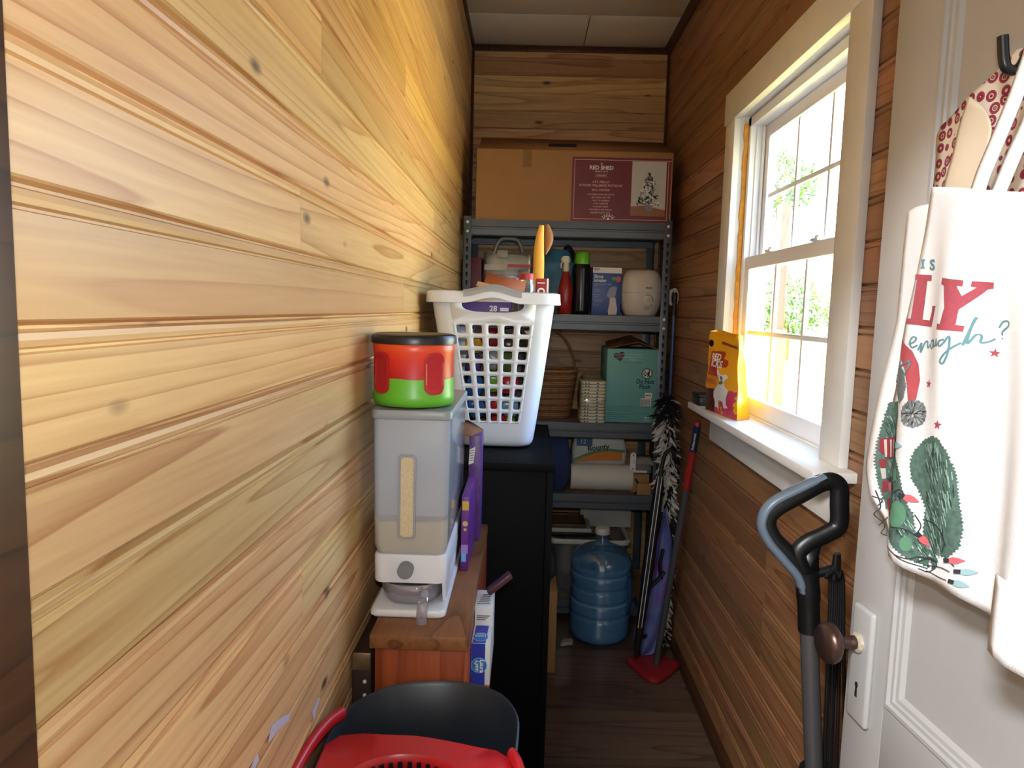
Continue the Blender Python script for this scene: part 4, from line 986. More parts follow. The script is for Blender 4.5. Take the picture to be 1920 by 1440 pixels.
def rim_ring(dv, out):
    pts = []
    for side in range(4):
        ts = [-1+2*i/14 for i in range(15)]+[1+k/6 for k in range(1, 6)]
        for t_ in ts:
            x, y, z = bpt(side, t_, .985); c, s = [(0, -1), (1, 0), (0, 1), (-1, 0)][side]
            nx, ny = c, s
            if t_ > 1: a = R(90*(t_-1)); nx, ny = (c*math.cos(a)-s*math.sin(a), s*math.cos(a)+c*math.sin(a))
            b = 0
            if side in (0, 2) and abs(t_) < .62: b = .016*(math.cos(t_/.62*PI)+1)/2
            pts.append((x+nx*out, y+ny*out, z+dv+b))
    return pts
obj('rim', G().loft([rim_ring(*q) for q in ((-.004, -.001), (.010, -.002), (.013, .004), (.010, .014), (-.020, .017), (-.021, .015), (.004, .0115), (-.004, .0015))], caps=False), whb, lb, smooth=50)
gg = []
for i in range(17):
    t_ = -.60+1.2*i/16; x, y, z = bpt(0, t_, .985); b = .016*(math.cos(t_/.62*PI)+1)/2
    gg.append([(x, y+q, z+b+w) for q, w in ((-.0165, -.004), (-.0175, .009), (-.013, .0165), (-.001, .0165), (.003, .010), (-.001, .0125), (-.013, .0118), (-.0155, .007))])
obj('grip', G().loft(gg), mat('grey_grip', sr(158, 162, 164), .45), lb, smooth=50)
# what is in it: snack bags and boxes seen through the holes
cols = [('yellow', (222, 160, 50)), ('purple', (92, 62, 140)), ('dark red', (130, 30, 44)), ('blue', (44, 96, 170)), ('lime green', (120, 180, 40)), ('silver', (150, 150, 156)), ('red', (196, 40, 54)), ('pale blue', (120, 176, 206)), ('dark brown', (58, 46, 44)), ('olive green', (92, 104, 50))]
lay = [(-.07, -.095, .30, 0), (-.02, -.095, .315, 2), (.04, -.09, .30, 8), (-.075, -.10, .235, 1), (-.015, -.10, .25, 5), (.045, -.095, .245, 9), (-.07, -.10, .17, 3), (-.01, -.10, .185, 4), (.05, -.10, .18, 6),
       (-.06, -.10, .105, 3), (.0, -.10, .115, 6), (.05, -.095, .11, 7), (-.05, -.095, .04, 9), (.01, -.095, .05, 6), (.05, -.09, .045, 4)]
pos_words = {.30: 'top', .315: 'top', .235: 'upper', .25: 'upper', .245: 'upper', .17: 'middle', .185: 'middle', .18: 'middle', .105: 'lower', .115: 'lower', .11: 'lower', .04: 'bottom', .05: 'bottom', .045: 'bottom'}
side_words = lambda x: 'left' if x < -.04 else ('right' if x > .03 else 'middle')
for k, (x, y, z, ci) in enumerate(lay):
    nm, c = cols[ci]
    zz = z
    g = softbox(.050, .06, .060, .010, 40+k, n=20, m=8)
    yy = y+.03*(1-z/.4)+.012
    o = obj('snack_bag', g, mat('snack_'+nm.replace(' ', '_'), sr(*c), .25, var=.35, vs=30), loc=(-.080+x*.9-.004, 2.19+yy-.003*0, 1.0245+zz-.026), smooth=60)
    tag(o, '%s snack bag behind the %s %s holes of the laundry basket' % (nm, pos_words[z], side_words(x)), 'snack bag', 'snack bags in the laundry basket')
o = obj('packet_heap', softbox(.19, .16, .36, .02, 77), mat('dim_packets', sr(60, 50, 52), .5, var=.4, vs=25), loc=(-.084, 2.255, 1.030), smooth=60); tag(o, 'heap of dark packets filling the middle of the laundry basket', 'packets')
pb = thing('snack_box', 'purple snack box showing through the laundry basket hand hole', 'box', (-.105, 2.07, 1.0245+.352))
obj('carton', G().box(-.085, .062, -.022, .03, 0, .072), mat('box_purple', sr(82, 50, 128), .45), pb, bevel=.002)
obj('lid_flap', G().add([(-.085, -.023, .0725), (.062, -.023, .0725), (.060, .03, .082), (-.083, .03, .082)], [(0, 1, 2, 3)]), mat('flap_cream', sr(206, 190, 164), .6), pb, solid=.002)
fp = Fr((-.085, -.022, 0), (1, 0, 0), (0, 0, 1)); lettering(pb, fp, '28', .022, (.098, .046), wht, bold=.0006); decal(pb, 'print', fp, [rect(.118, .142, .046, .056)], wht)
bf = thing('cardboard_piece', 'reddish brown cardboard flap with pale torn edge lying across the basket top', 'cardboard', (-.09, 2.09, 1.0245+.452))
obj('panel', G().add([(-.035, 0, .018), (.085, 0, -.006), (.090, .03, .032), (-.025, .03, .058)], [(0, 1, 2, 3)]), mat('red_brown_card', sr(164, 92, 58), .7), bf, solid=.004)
obj('torn_edge', G().add([(-.055, -.012, .018), (.06, -.012, -.003), (.062, -.008, .006), (-.05, -.008, .031)], [(0, 1, 2, 3)]), mat('pale_card', sr(220, 190, 140), .7), bf, solid=.003)

jar((.002, 2.165, 1.40), .026, .125, 'clear jar with red lid poking out of the laundry basket')
jar((-.040, 2.255, 1.40), .024, .115, 'smaller clear jar behind the other in the laundry basket')

# ------------------------------------------------------------------ narrow wooden cabinet
redw = wood('red_stained_fir', sr(178, 88, 48), sr(108, 42, 20), scale=(9, 9, .6), rings=7, knots=0, tone=.06, coat=.3)
topw = wood('worn_fir_top', sr(146, 92, 56), sr(82, 46, 26), scale=(9, .9, 9), rings=8, knots=.05, tone=.05, coat=.2)
wc = thing('wooden_cabinet', 'narrow red stained wooden cabinet carrying the grain dispenser', 'cabinet', (-.165, 1.19, 0))
obj('top_board', G().box(-.092, .0812, -.008, .655, .832, .858), topw, wc, bevel=.003)
obj('front_panel', G().box(-.085, .080, .008, .026, .0, .8315), redw, wc, bevel=.002)
obj('side_panel', G().box(-.085, -.067, .0265, .65, 0, .8315), redw, wc, bevel=.001)
obj('side_panel', G().box(.062, .080, .0265, .65, 0, .8315), redw, wc, bevel=.001)
obj('side_shelf', G().box(.0805, .117, .08, .30, .708, .720), redw, wc, bevel=.001)
obj('shelf_bracket', G().box(.0805, .112, .10, .112, .64, .7075), redw, wc, bevel=.001)
obj('shelf_bracket', G().box(.0805, .112, .25, .262, .64, .7075), redw, wc, bevel=.001)

# ------------------------------------------------------------------ grain dispenser
gd = thing('grain_dispenser', 'grey and white rice dispenser on the wooden cabinet, clear cup below', 'dispenser', (-.202, 1.262, .8585))
whd = mat('white_dispenser_plastic', sr(232, 232, 236), .3, var=.01)
DW = .142; DD = .355
obj('base_tray', G().loft([[(x, y, z) for x, y in rrect(w, d, .014, 5, 0, d0)] for z, w, d, d0 in ((0, .134, .365, .175), (.003, .140, .37, .175), (.010, .140, .37, .175), (.014, .134, .365, .175))]), whd, gd, smooth=50)
obj('rear_housing', G().box(-.066, .066, .115, .352, .0145, .058), whd, gd, bevel=.006)
obj('side_wall', G().add([(.060, .04, .0145), (.066, .04, .0145), (.066, .116, .0145), (.060, .116, .0145), (.060, .02, .058), (.066, .02, .058), (.066, .116, .058), (.060, .116, .058)], [(3,2,1,0),(4,5,6,7),(0,1,5,4),(1,2,6,5),(2,3,7,6),(3,0,4,7)]), whd, gd)
obj('collar_band', G().loft([[(x, y, z) for x, y in rrect(w, .345, .016, 5, 0, .186)] for z, w in ((.058, .133), (.062, .136), (.108, .137), (.112, .132))]), whd, gd, smooth=50)
kb = obj('release_knob', G().lathe([(.0145, .020), (.0145, .003), (.0132, .0), (.001, -.0005)], 28, axis='Y').tf(Matrix.Translation((-.006, -.006, .086))), mat('grey_button', sr(128, 130, 134), .45), gd, smooth=45)
bin_m = clear('frosted_grey_bin', (.9, .92, .95), .05, .40, sr(236, 239, 244), .12)
def binring(z, w, d): return [(x, y, z) for x, y in rrect(w, d, .014, 5, 0, .188)]
slot = (-.006, .017, .150, .292)
g = G(); g.loft([binring(.112, .128, .340), binring(.130, .138, .348), binring(.372, .142, .352)], caps=False)
obj('bin', g, bin_m, gd, smooth=50)
obj('lid', G().loft([[(x, y, z) for x, y in rrect(w, d, .018, 5, 0, .188)] for z, w, d in ((.366, .146, .356), (.368, .149, .359), (.380, .149, .359), (.383, .145, .355), (.3815, .128, .338))]), mat('grey_lid', sr(150, 154, 158), .4), gd, smooth=40)
obj('added_liner', G().loft([[(x, y, z) for x, y in rrect(w, d, .012, 5, 0, .188)] for z, w, d in ((.186, .134, .344), (.366, .138, .348))], caps=False), clear('brightening_liner', (.9, .92, .95), .0, .55, sr(236, 239, 244), .3), gd, smooth=50)  # diffuse sheet added to brighten the bin above the rice
ricem = mat('rice_grains', sr(214, 196, 158), .7, var=.16, vs=260, bump=.8, bs=420)
rings = []
for z, w, d in ((.114, .122, .334), (.130, .132, .342), (.150, .134, .344)): rings.append([(x, y, z) for x, y in rrect(w, d, .012, 8, 0, .188)])
last = [(x, y, .160+.016*abs(x)/.067*(1 if y < .1 else .4)+.006*noise.noise(Vector((x*60, y*60, 1)))) for x, y in rrect(.1345, .3445, .012, 8, 0, .188)]
rings.append(last); rings.append([(x*.5, .188+(y-.188)*.5, .158) for x, y, z in last])
obj('rice', G().loft(rings), ricem, gd, smooth=50, kind='stuff')
obj('level_window', G().loft([[(x, y, z) for x, z in rrect(.024, .150, .006, 4, -.006, .222)] for y in (.0105, .0165)]), ricem, gd)
obj('window_bezel', G().loft([[(x, y, z) for x, z in rrect(w, h, r, 4, -.006, .222)] for y, w, h, r in ((.0115, .034, .160, .008), (.0085, .032, .158, .008), (.0085, .024, .150, .006), (.0115, .023, .149, .006))], caps=False), clear('frost_bezel', (.9, .9, .93), .06, .5, sr(206, 208, 214), .1), gd)
cupm = clear('smoky_clear_cup', (.90, .88, .92), .12, .26, (.70, .68, .74), .04)
rings = []
for z, hw, fy in ((.0155, .050, .022), (.018, .056, .014), (.026, .059, .010), (.038, .0625, .003), (.057, .064, .0)):
    ring = []
    for i in range(25):
        a = PI+PI*i/24; ring.append((hw*math.copysign(abs(math.cos(a))**.7, math.cos(a)), .112+(.112-fy)*math.sin(a)*abs(math.sin(a))**-.25 if math.sin(a) else .112, z))
    rings.append(ring)
cup = obj('cup', G().loft(rings, closed=False), cupm, gd, smooth=60, solid=.002)
hpts = smooth_path([(.030, .016, .046), (.031, -.012, .044), (.031, -.030, .036), (.030, -.034, .012), (.030, -.034, .001)], 5)
obj('cup_handle', G().tube(hpts, [(.010, .006)]*len(hpts), 12, flat=(1, 0, 0)), cupm, cup, smooth=50)

# ------------------------------------------------------------------ coffee can
cn = thing('coffee_can', 'red and green plastic coffee can with a black lid on the dispenser', 'can', (-.213, 1.372, .8585+.3835))
canm, n, l, b = nodes('can_print')
tc = n.new('ShaderNodeTexCoord'); sx_ = n.new('ShaderNodeSeparateXYZ'); l.new(tc.outputs['Object'], sx_.inputs[0])
nz = n.new('ShaderNodeTexNoise'); nz.inputs['Scale'].default_value = 14; l.new(tc.outputs['Object'], nz.inputs['Vector'])
ma = n.new('ShaderNodeMath'); ma.operation = 'MULTIPLY_ADD'; ma.inputs[1].default_value = .010; l.new(nz.outputs['Fac'], ma.inputs[0]); l.new(sx_.outputs['Z'], ma.inputs[2])
mr = n.new('ShaderNodeMapRange'); mr.inputs['From Max'].default_value = .14; l.new(ma.outputs[0], mr.inputs['Value'])
rp = n.new('ShaderNodeValToRGB'); e = rp.color_ramp.elements; e[0].position = 0; e[0].color = rgba(sr(150, 34, 40)); e[1].position = 1; e[1].color = rgba(sr(240, 120, 40))
for p, c in ((.035, (150, 34, 40)), (.045, (104, 186, 48)), (.415, (110, 190, 50)), (.425, (176, 26, 30)), (.46, (196, 32, 30)), (.66, (222, 52, 34)), (.86, (236, 84, 36))): q = e.new(p); q.color = rgba(sr(*c))
l.new(mr.outputs[0], rp.inputs[0]); l.new(rp.outputs[0], b.inputs['Base Color']); b.inputs['Roughness'].default_value = .36
RC = .0785
obj('can_body', G().lathe([(.070, .0), (.075, .002), (RC, .010), (RC, .020), (RC-.0015, .026), (RC-.0015, .098), (RC, .104), (RC, .116), (RC-.003, .120)], 64), canm, cn, smooth=50)
obj('can_lid', G().lathe([(RC-.002, .117), (RC+.003, .118), (RC+.0035, .129), (RC+.001, .134), (RC-.006, .1365), (RC-.010, .1355), (.002, .1350)], 64), mat('black_lid', sr(24, 24, 27), .35), cn, smooth=40)
grm = mat('can_grip_red', sr(190, 40, 44), .3)
for ac, lb_ in ((-132, 'left'), (-52, 'right')):
    rings = []
    for k, rr_ in ((1.0, RC-.002), (1.0, RC+.0022), (.84, RC+.0024), (.74, RC+.0004), (.70, RC+.0002)):
        rings.append([((rr_)*math.cos(R(ac+x*k)), (rr_)*math.sin(R(ac+x*k)), .068+y*k) for x, y in [(p[0]*1000, p[1]) for p in rrect(.034, .074, .0075, 5)]] if False else
                     [(rr_*math.cos(R(ac)+p[0]*k/RC), rr_*math.sin(R(ac)+p[0]*k/RC), .064+p[1]*k) for p in rrect(.042, .078, .016, 6)])
    obj('grip', G().loft(rings), grm, cn, smooth=40)

# ------------------------------------------------------------------ purple boxes behind the dispenser
pp = mat('purple_carton', sr(104, 44, 132), .4, var=.12, vs=14)
cf = thing('purple_carton', 'thin purple food carton squeezed beside the dispenser', 'carton', (-.114, 1.50, .8585))
obj('carton', G().box(-.0125, .004, 0, .20, 0, .165), pp, cf, bevel=.002)
f7 = Fr((-.0125, 0, 0), (1, 0, 0), (0, 0, 1))
decal(cf, 'print', f7, [rect(.002, .012, .02, .038)], mat('print_sky', sr(110, 180, 224), .5)); decal(cf, 'print', f7, [rect(.001, .0155, .038, .058)], mat('print_lilac', sr(160, 130, 200), .5)); decal(cf, 'print', f7, [rect(.002, .016, .135, .155)], mat('print_gold', sr(220, 176, 60), .5)); decal(cf, 'print', f7, [circ(.006, 12, .009, .105), circ(.0035, 8, .009, .092)], mat('print_tan', sr(206, 170, 110), .5))
pc_ = thing('cat_food_box', 'open purple patterned box with barcode behind the purple carton', 'box', (-.116, 1.57, .8585+.1655))
pc_.location.z = .8585
obj('carton', G().box(-.012, .018, .135, .225, 0, .262), mat('purple_pattern', sr(96, 56, 128), .4, var=.5, vs=55), pc_, bevel=.002)
obj('open_flap', G().add([(-.045, .13, .268), (-.012, .13, .262), (.018, .14, .255), (.018, .222, .262), (-.02, .222, .285), (-.045, .222, .288)], [(0, 1, 2, 3, 4, 5)]), mat('box_inside_brown', sr(128, 84, 52), .7), pc_, solid=.002)
f8 = Fr((-.012, .135, 0), (1, 0, 0), (0, 0, 1))
bl_ = decal(pc_, 'barcode_label', f8, [[(.0, .19), (.012, .195), (.016, .235), (.002, .228)]], wht)
decal(bl_, 'bars', f8, [[(.003, .199+.006*k), (.012, .202+.006*k), (.0122, .2035+.006*k), (.003, .2005+.006*k)] for k in range(5)], mat('print_black', (0, 0, 0)), .001)

# ------------------------------------------------------------------ small boxes on the cabinet's side shelf
lb1 = thing('blue_white_box', 'blue and white box with round blue logo beside the wooden cabinet', 'box', (-.0645, 1.275, .7205))
obj('carton', G().box(-.0195, .0165, 0, .075, 0, .083), mat('box_white', sr(222, 224, 228), .45), lb1, bevel=.001)
fL = Fr((-.0195, 0, 0), (1, 0, 0), (0, 0, 1)); fT = Fr((-.0195, 0, .083), (1, 0, 0), (0, 1, 0))
bl = mat('box_royal_blue', sr(46, 60, 166), .45); sk_ = mat('logo_sky', sr(50, 120, 196), .45)
decal(lb1, 'blue_panel', fL, [rect(.0005, .0265, .0005, .0825)], bl); decal(lb1, 'blue_panel', fT, [[(.002, .001), (.0265, .001), (.0295, .074), (.005, .074)]], bl)
lg = decal(lb1, 'round_logo', fL, [circ(.0152, 28, .0155, .040)], mat('logo_rim', sr(130, 190, 228), .45), .001)
decal(lg, 'logo_field', fL, [circ(.0140, 28, .0155, .040)], sk_, .0016)
lettering(lg, fL, 'Laura', .0115, (.0175, .040), wht, h=.003, rot=-PI/2, shear=.2, bold=.0003); lettering(lg, fL, 'Lynn', .0115, (.0090, .040), wht, h=.003, rot=-PI/2, shear=.2, bold=.0003)
lg2 = decal(lb1, 'round_logo', fT, [circ(.0145, 28, .016, .024, .018)], mat('logo_rim', (0, 0, 0)), .001); decal(lg2, 'logo_field', fT, [circ(.0132, 28, .016, .024, .0165)], sk_, .0016)
lettering(lg2, fT, 'Laura', .0095, (.016, .026), wht, h=.003, rot=PI, bold=.0003); lettering(lg2, fT, 'Lynn', .0095, (.016, .035), wht, h=.003, rot=PI, bold=.0003)
lb2 = thing('white_carton', 'small white printed carton behind the blue and white box', 'carton', (-.0645, 1.360, .7205))
obj('carton', G().box(-.0195, .017, 0, .085, 0, .118), mat('box_white', (0, 0, 0)), lb2, bevel=.001)
f9 = Fr((-.0195, 0, .118), (1, 0, 0), (0, 1, 0)); pg = mat('print_grey_text', sr(120, 116, 124), .5)
decal(lb2, 'print', f9, [rect(.004+.002*k, .030-.002*(k % 2), .012+.009*k, .015+.009*k) for k in range(6)], pg)
f10 = Fr((-.0195, 0, 0), (1, 0, 0), (0, 0, 1)); decal(lb2, 'print', f10, [rect(.004, .03-.004*(k % 3), .098-.004*k, .1-.004*k) for k in range(3)], pg)
ch = thing('candy_bar', 'dark wrapped bar leaning out above the small white carton', 'bar', (-.056, 1.42, .842))
ob_ = obj('wrapper', G().box(-.030, .030, -.012, .012, -.006, .006), mat('wrapper_plum', sr(74, 34, 42), .4), ch, bevel=.003); ob_.rotation_euler = (0, R(-38), R(10)); ob_.location = (.018, 0, .022)

# ------------------------------------------------------------------ slim brown case beside the wall
sc_ = thing('slim_case', 'slim dark brown case with metal corner between wall and wooden cabinet', 'case', (-.2775, 1.30, 0))
obj('case_body', G().box(-.0205, .0165, -.075, .30, 0, .80), mat('brown_leatherette', sr(58, 38, 30), .55, var=.15), sc_, bevel=.006)
bm_ = mat('worn_brass', sr(170, 150, 120), .35, metal=.8, var=.2, vs=60)
obj('corner_plate', G().box(-.019, .015, -.0775, -.074, .770, .803), bm_, sc_, bevel=.002)
for z in (.748, .722): obj('rivet', G().sphere((.004, -.076, z), (.004, .003, .004), 10, 6), boltm, sc_)

# ------------------------------------------------------------------ stool and mop bucket
st = thing('step_stool', 'wooden stool under the mop bucket', 'stool', (-.14, .90, 0))
obj('seat', G().box(-.135, .135, -.16, .22, .47, .50), redw, st, bevel=.004)
for x in (-.12, .095):
    for y in (-.14, .18): obj('leg', G().box(x, x+.025, y, y+.025, 0, .4695), redw, st, bevel=.002)
ZR = .776
bk = thing('mop_bucket', 'dark grey mop bucket with a red wringer, front left', 'bucket', (-.138, .95, .5005))
bo2 = Vector((-.138, .95, .5005))
RP = [(-.128, 1.186), (-.205, 1.168), (-.250, 1.128), (-.276, 1.075), (-.283, 1.0), (-.280, .90), (-.250, .78), (-.14, .73), (-.03, .78), (.000, .90), (.006, 1.0), (.006, 1.085), (-.022, 1.148), (-.07, 1.178)]
rim = [(p.x, p.y) for p in smooth_path([(a-bo2.x, b-bo2.y, 0) for a, b in RP], 4, True)]
def bring(k, z, ky=None, dz=False):
    ky = ky or k
    return [(x*k, y*ky, z-(.020*max(0, -(y)/.22)**1.5 if dz else 0)) for x, y in rim]
hz = ZR-bo2.z
bkm2 = mat('bucket_charcoal', sr(36, 42, 50), .38, var=.06)
rings = [bring(.70, 0), bring(.74, .004), bring(.92, hz*.72), bring(.97, hz-.020), bring(1.005, hz-.018), bring(1.005, hz), bring(.985, hz+.002), bring(.962, hz-.004), bring(.90, hz*.70), bring(.80, hz*.45), bring(.78, hz*.42), bring(.70, .05), bring(.66, .012)]
obj('pail', G().loft(rings), bkm2, bk, smooth=40)
redp = mat('wringer_red', sr(192, 28, 36), .32, var=.03)
# wringer: red deck across the near half with a black slatted cup
ye = lambda x: (.062-.034*min(1, max(0, (x+.02)/.15))**1.2-.012*max(0, -(x+.11))/.03)
hole = circ(.080, 36, -.010, -.058, .066); outer = []
deck_edge = [(x*.965, y*.97) for x, y in rim]
for hx, hy in hole:
    a = math.atan2(hy+.058, hx+.010); d = Vector((math.cos(a), math.sin(a))); best = None
    for i in range(len(deck_edge)):
        A_, B_ = Vector(deck_edge[i]), Vector(deck_edge[(i+1) % len(deck_edge)]); e_ = B_-A_; w_ = A_-Vector((-.010, -.058))
        den = d.x*e_.y-d.y*e_.x
        if abs(den) < 1e-9: continue
        t_ = (w_.x*e_.y-w_.y*e_.x)/den; u_ = (w_.x*d.y-w_.y*d.x)/den
        if t_ > 0 and -1e-6 <= u_ <= 1+1e-6: best = t_ if best is None else min(best, t_)
    best = best or .12
    for _ in range(60):
        if -.058+d.y*best > ye(-.010+d.x*best): best *= .985
    outer.append((-.010+d.x*best, -.058+d.y*best))
zt = hz+.006
def zz_(p): return zt+.006-.10*max(0, p[1]-.02)*0
rings = [[(x, y, zt-.016) for x, y in outer], [(x, y, zt) for x, y in outer], [(-.010+(x+.010)*.97, -.058+(y+.058)*.97, zt+.004) for x, y in outer], [(-.010+(x+.010)*1.07, -.058+(y+.058)*1.07, zt+.004) for x, y in hole], [(x, y, zt-.002) for x, y in hole], [(x, y, zt-.02) for x, y in hole]]
wr = obj('wringer_deck', G().loft(rings, caps=False), redp, bk, smooth=45)
blp = mat('wringer_black', sr(18, 18, 20), .4)
for i in range(36):
    a = 2*PI*i/36; c, s = math.cos(a), math.sin(a)
    P = [(-.010+.078*c, -.058+.064*s, zt-.004), (-.010+.073*c, -.058+.060*s, zt-.03), (-.010+.055*c, -.058+.046*s, zt-.10)]
    obj('slat', G().tube(P, [(.0042, .0025)]*3, 6), blp, wr)
obj('cup_floor', G().lathe([(.046, 0), (.046, .006), (.002, .006)], 28).tf(Matrix.Translation((-.010, -.058, zt-.108))), blp, wr)
hpL = smooth_path([(-.136, .115, hz+.006), (-.148, .07, hz+.014), (-.157, .0, hz+.018), (-.160, -.10, hz+.014), (-.150, -.20, hz+.004)], 5)
obj('handle', G().tube(hpL, [(.011, .008)]*len(hpL), 10, flat=(0, 0, 1)), redp, bk, smooth=60)
hpR = smooth_path([(.137, .022, hz+.008), (.148, -.02, hz+.014), (.156, -.10, hz+.014), (.150, -.20, hz+.004)], 5)
obj('handle', G().tube(hpR, [(.011, .008)]*len(hpR), 10, flat=(0, 0, 1)), redp, bk, smooth=60)
# ------------------------------------------------------------------ treat bag on the window stool
tbg = thing('treat_bag', 'yellow dog treat bag standing open on the window stool', 'bag', (.64, 2.2, 1.1185))
to = Vector((.64, 2.2, 1.1185))
B4 = [Vector((.600, 2.318, 1.1187)), Vector((.634, 2.085, 1.1187)), Vector((.682, 2.125, 1.1187)), Vector((.652, 2.350, 1.1187))]
T4 = [un(1331, 621, 'Y', 2.31), un(1385, 627, 'Y', 2.10), un(1385, 627, 'Y', 2.10)+Vector((.016, .012, -.004)), un(1331, 621, 'Y', 2.31)+Vector((.030, .018, .006))]
def tb_edge(k, t, v, amp=1):
    a = B4[k].lerp(B4[(k+1) % 4], t); b = T4[k].lerp(T4[(k+1) % 4], t)
    p = a.lerp(b, v)
    bulge = .014*math.sin(PI*t)*math.sin(PI*min(1, v*1.25))*amp
    q = noise.noise(Vector((t*3.1+k*5, v*4.2, k)))*.007*min(1, v*6)*(1-.3*v)
    nrm = [Vector((-1, -.15, 0)), Vector((.6, -.8, 0)), Vector((1, .15, 0)), Vector((-.6, .8, 0))][k]
    return p+nrm*(bulge+q)
def tring(v):
    r = []
    for k, nn in ((0, 10), (1, 5), (2, 10), (3, 5)):
        r += [tb_edge(k, i/nn, v, 1 if k in (0, 2) else -.6)-to for i in range(nn)]
    return r
yelb = mat('treat_bag_yellow', sr(240, 168, 24), .28, var=.05)
obj('pouch', G().loft([tring(i/16) for i in range(17)], caps=False).add([tring(0)[i] for i in range(30)], [tuple(range(30))]), yelb, tbg, smooth=50, solid=.001)
def surf_decal(parent, name, polys, m, fn, h, cuts=2, ml=.07):
    g = G()
    for pl in polys:
        bm = bmesh.new(); bm.faces.new([bm.verts.new((a, b, 0)) for a, b in pl])
        bm.normal_update(); bmesh.ops.triangulate(bm, faces=bm.faces)
        for _ in range(5):                      # fine enough to follow the cloth
            es = [e for e in bm.edges if e.calc_length() > ml]
            if not es: break
            bmesh.ops.subdivide_edges(bm, edges=es, cuts=1); bmesh.ops.triangulate(bm, faces=bm.faces)
        bm.verts.index_update()
        g.add([fn(v.co.x, v.co.y, h) for v in bm.verts], [tuple(v.index for v in f.verts) for f in bm.faces]); bm.free()
    return obj(name, g, m, parent, smooth=60)
def tf_(u, v, h): return tb_edge(0, u, v)+Vector((-1, -.15, 0)).normalized()*h-to
def tc5(*pts):                                  # photo crop coordinates of the bag front to face fractions
    out = []
    for x, y in pts:
        v = (1352-(x-85)*-.28*0-y+(x-85)*.29*0)/1210.; yb = 1245+(x-85)*.28; yt = 145+(x-135)*.085
        v = (yb-y)/(yb-yt); xl = 90+(1240-y)/1095*45+(12 if y > 900 else 0)*0; xr = 500+(1360-y)/1200*27
        out.append(((x-xl)/(xr-xl), v))
    return [(min(.995, max(.005, a)), min(.99, max(.005, b))) for a, b in out]
M_ = lambda nm, *c: mat('treat_'+nm, sr(*c), .3)
surf_decal(tbg, 'pink_ground', [tc5((200, 1300), (230, 1210), (200, 1190), (440, 960), (505, 960), (500, 1352), (260, 1290))], M_('pink', 196, 60, 96), tf_, .0006)
surf_decal(tbg, 'jerky_print', [tc5((95, 930), (250, 940), (270, 1000), (230, 1190), (215, 1270), (90, 1238))], M_('jerky', 84, 40, 28), tf_, .0010)
surf_decal(tbg, 'amber_band', [tc5((120, 745), (320, 775), (260, 940), (92, 905))], M_('amber', 236, 150, 40), tf_, .0010)
surf_decal(tbg, 'red_band', [tc5((165, 620), (300, 640), (330, 770), (128, 745))], M_('red', 190, 36, 40), tf_, .0014)
ol = surf_decal(tbg, 'title_shadow', [tc5((180, 420), (345, 420), (375, 450), (365, 520), (420, 545), (425, 600), (405, 640), (175, 628))], M_('title_red', 186, 60, 30), tf_, .0014)
surf_decal(tbg, 'stick_print', [tc5((302, 290), (320, 285), (523, 350), (523, 385), (305, 318))], M_('stick', 150, 78, 40), tf_, .0010)
surf_decal(tbg, 'round_badge', [tc5(*[(168+38*math.cos(2*PI*i/20), 310+50*math.sin(2*PI*i/20)) for i in range(20)])], M_('black', 24, 20, 20), tf_, .0012)
def surf_text(parent, body, size, cu, cv, m, fn, h, asp=1.0, **kw):
    vs_, fs_ = textmesh(body, size, **kw)
    return obj('lettering', G().add([fn(cu+x, cv+y*asp, h) for x, y in vs_], fs_), m, parent, smooth=0)
surf_text(ol, 'RED', .17, .36, .665, M_('white', 244, 240, 226), tf_, .0024, .62, bold=.006)
surf_text(ol, 'ICKS', .19, .42, .580, M_('white', 0, 0, 0), tf_, .0024, .62, bold=.006)
for k, s in enumerate(('MADE IN', 'USA BRAND')): surf_text(tbg, s, .085, .25, .485-.035*k, M_('amber', 0, 0, 0), tf_, .0026, .5)
for k, s in enumerate(('GRAIN FREE', 'DOG TREATS')): surf_text(tbg, s, .075, .22, .395-.03*k, M_('red', 0, 0, 0), tf_, .0022, .5)
dogm = M_('dog_white', 226, 220, 214); dogd = M_('dog_grey', 120, 104, 96)
surf_decal(tbg, 'dog_print', [tc5((310, 655), (330, 670), (352, 735), (385, 745), (412, 735), (425, 790), (405, 795), (385, 840), (395, 905), (430, 950), (425, 1010), (405, 1090), (400, 1150), (415, 1200), (365, 1205), (360, 1120), (330, 1100), (290, 1100), (285, 1200), (235, 1195), (245, 1120), (238, 1060), (250, 970), (300, 900), (335, 870), (340, 790), (318, 740))], dogm, tf_, .0020, 1)
surf_decal(tbg, 'dog_face_print', [tc5((330, 870), (345, 830), (372, 825), (378, 855), (355, 880)), tc5((352, 755), (370, 765), (378, 790), (362, 830), (352, 800))], dogd, tf_, .0026, 1)
bb_ = thing('black_tin', 'small black tin at the far end of the window stool', 'tin', (.622, 2.455, 1.1185))
obj('tin_body', G().loft([[(x, y, z) for x, y in rrect(.05, .10, .012)] for z in (0, .028)]), mat('black_tin_paint', sr(22, 22, 24), .4), bb_, bevel=.002)
obj('tin_lid', G().loft([[(x, y, z) for x, y in rrect(.053, .103, .013)] for z in (.0285, .038)]), mat('black_tin_paint', (0, 0, 0)), bb_, bevel=.002)

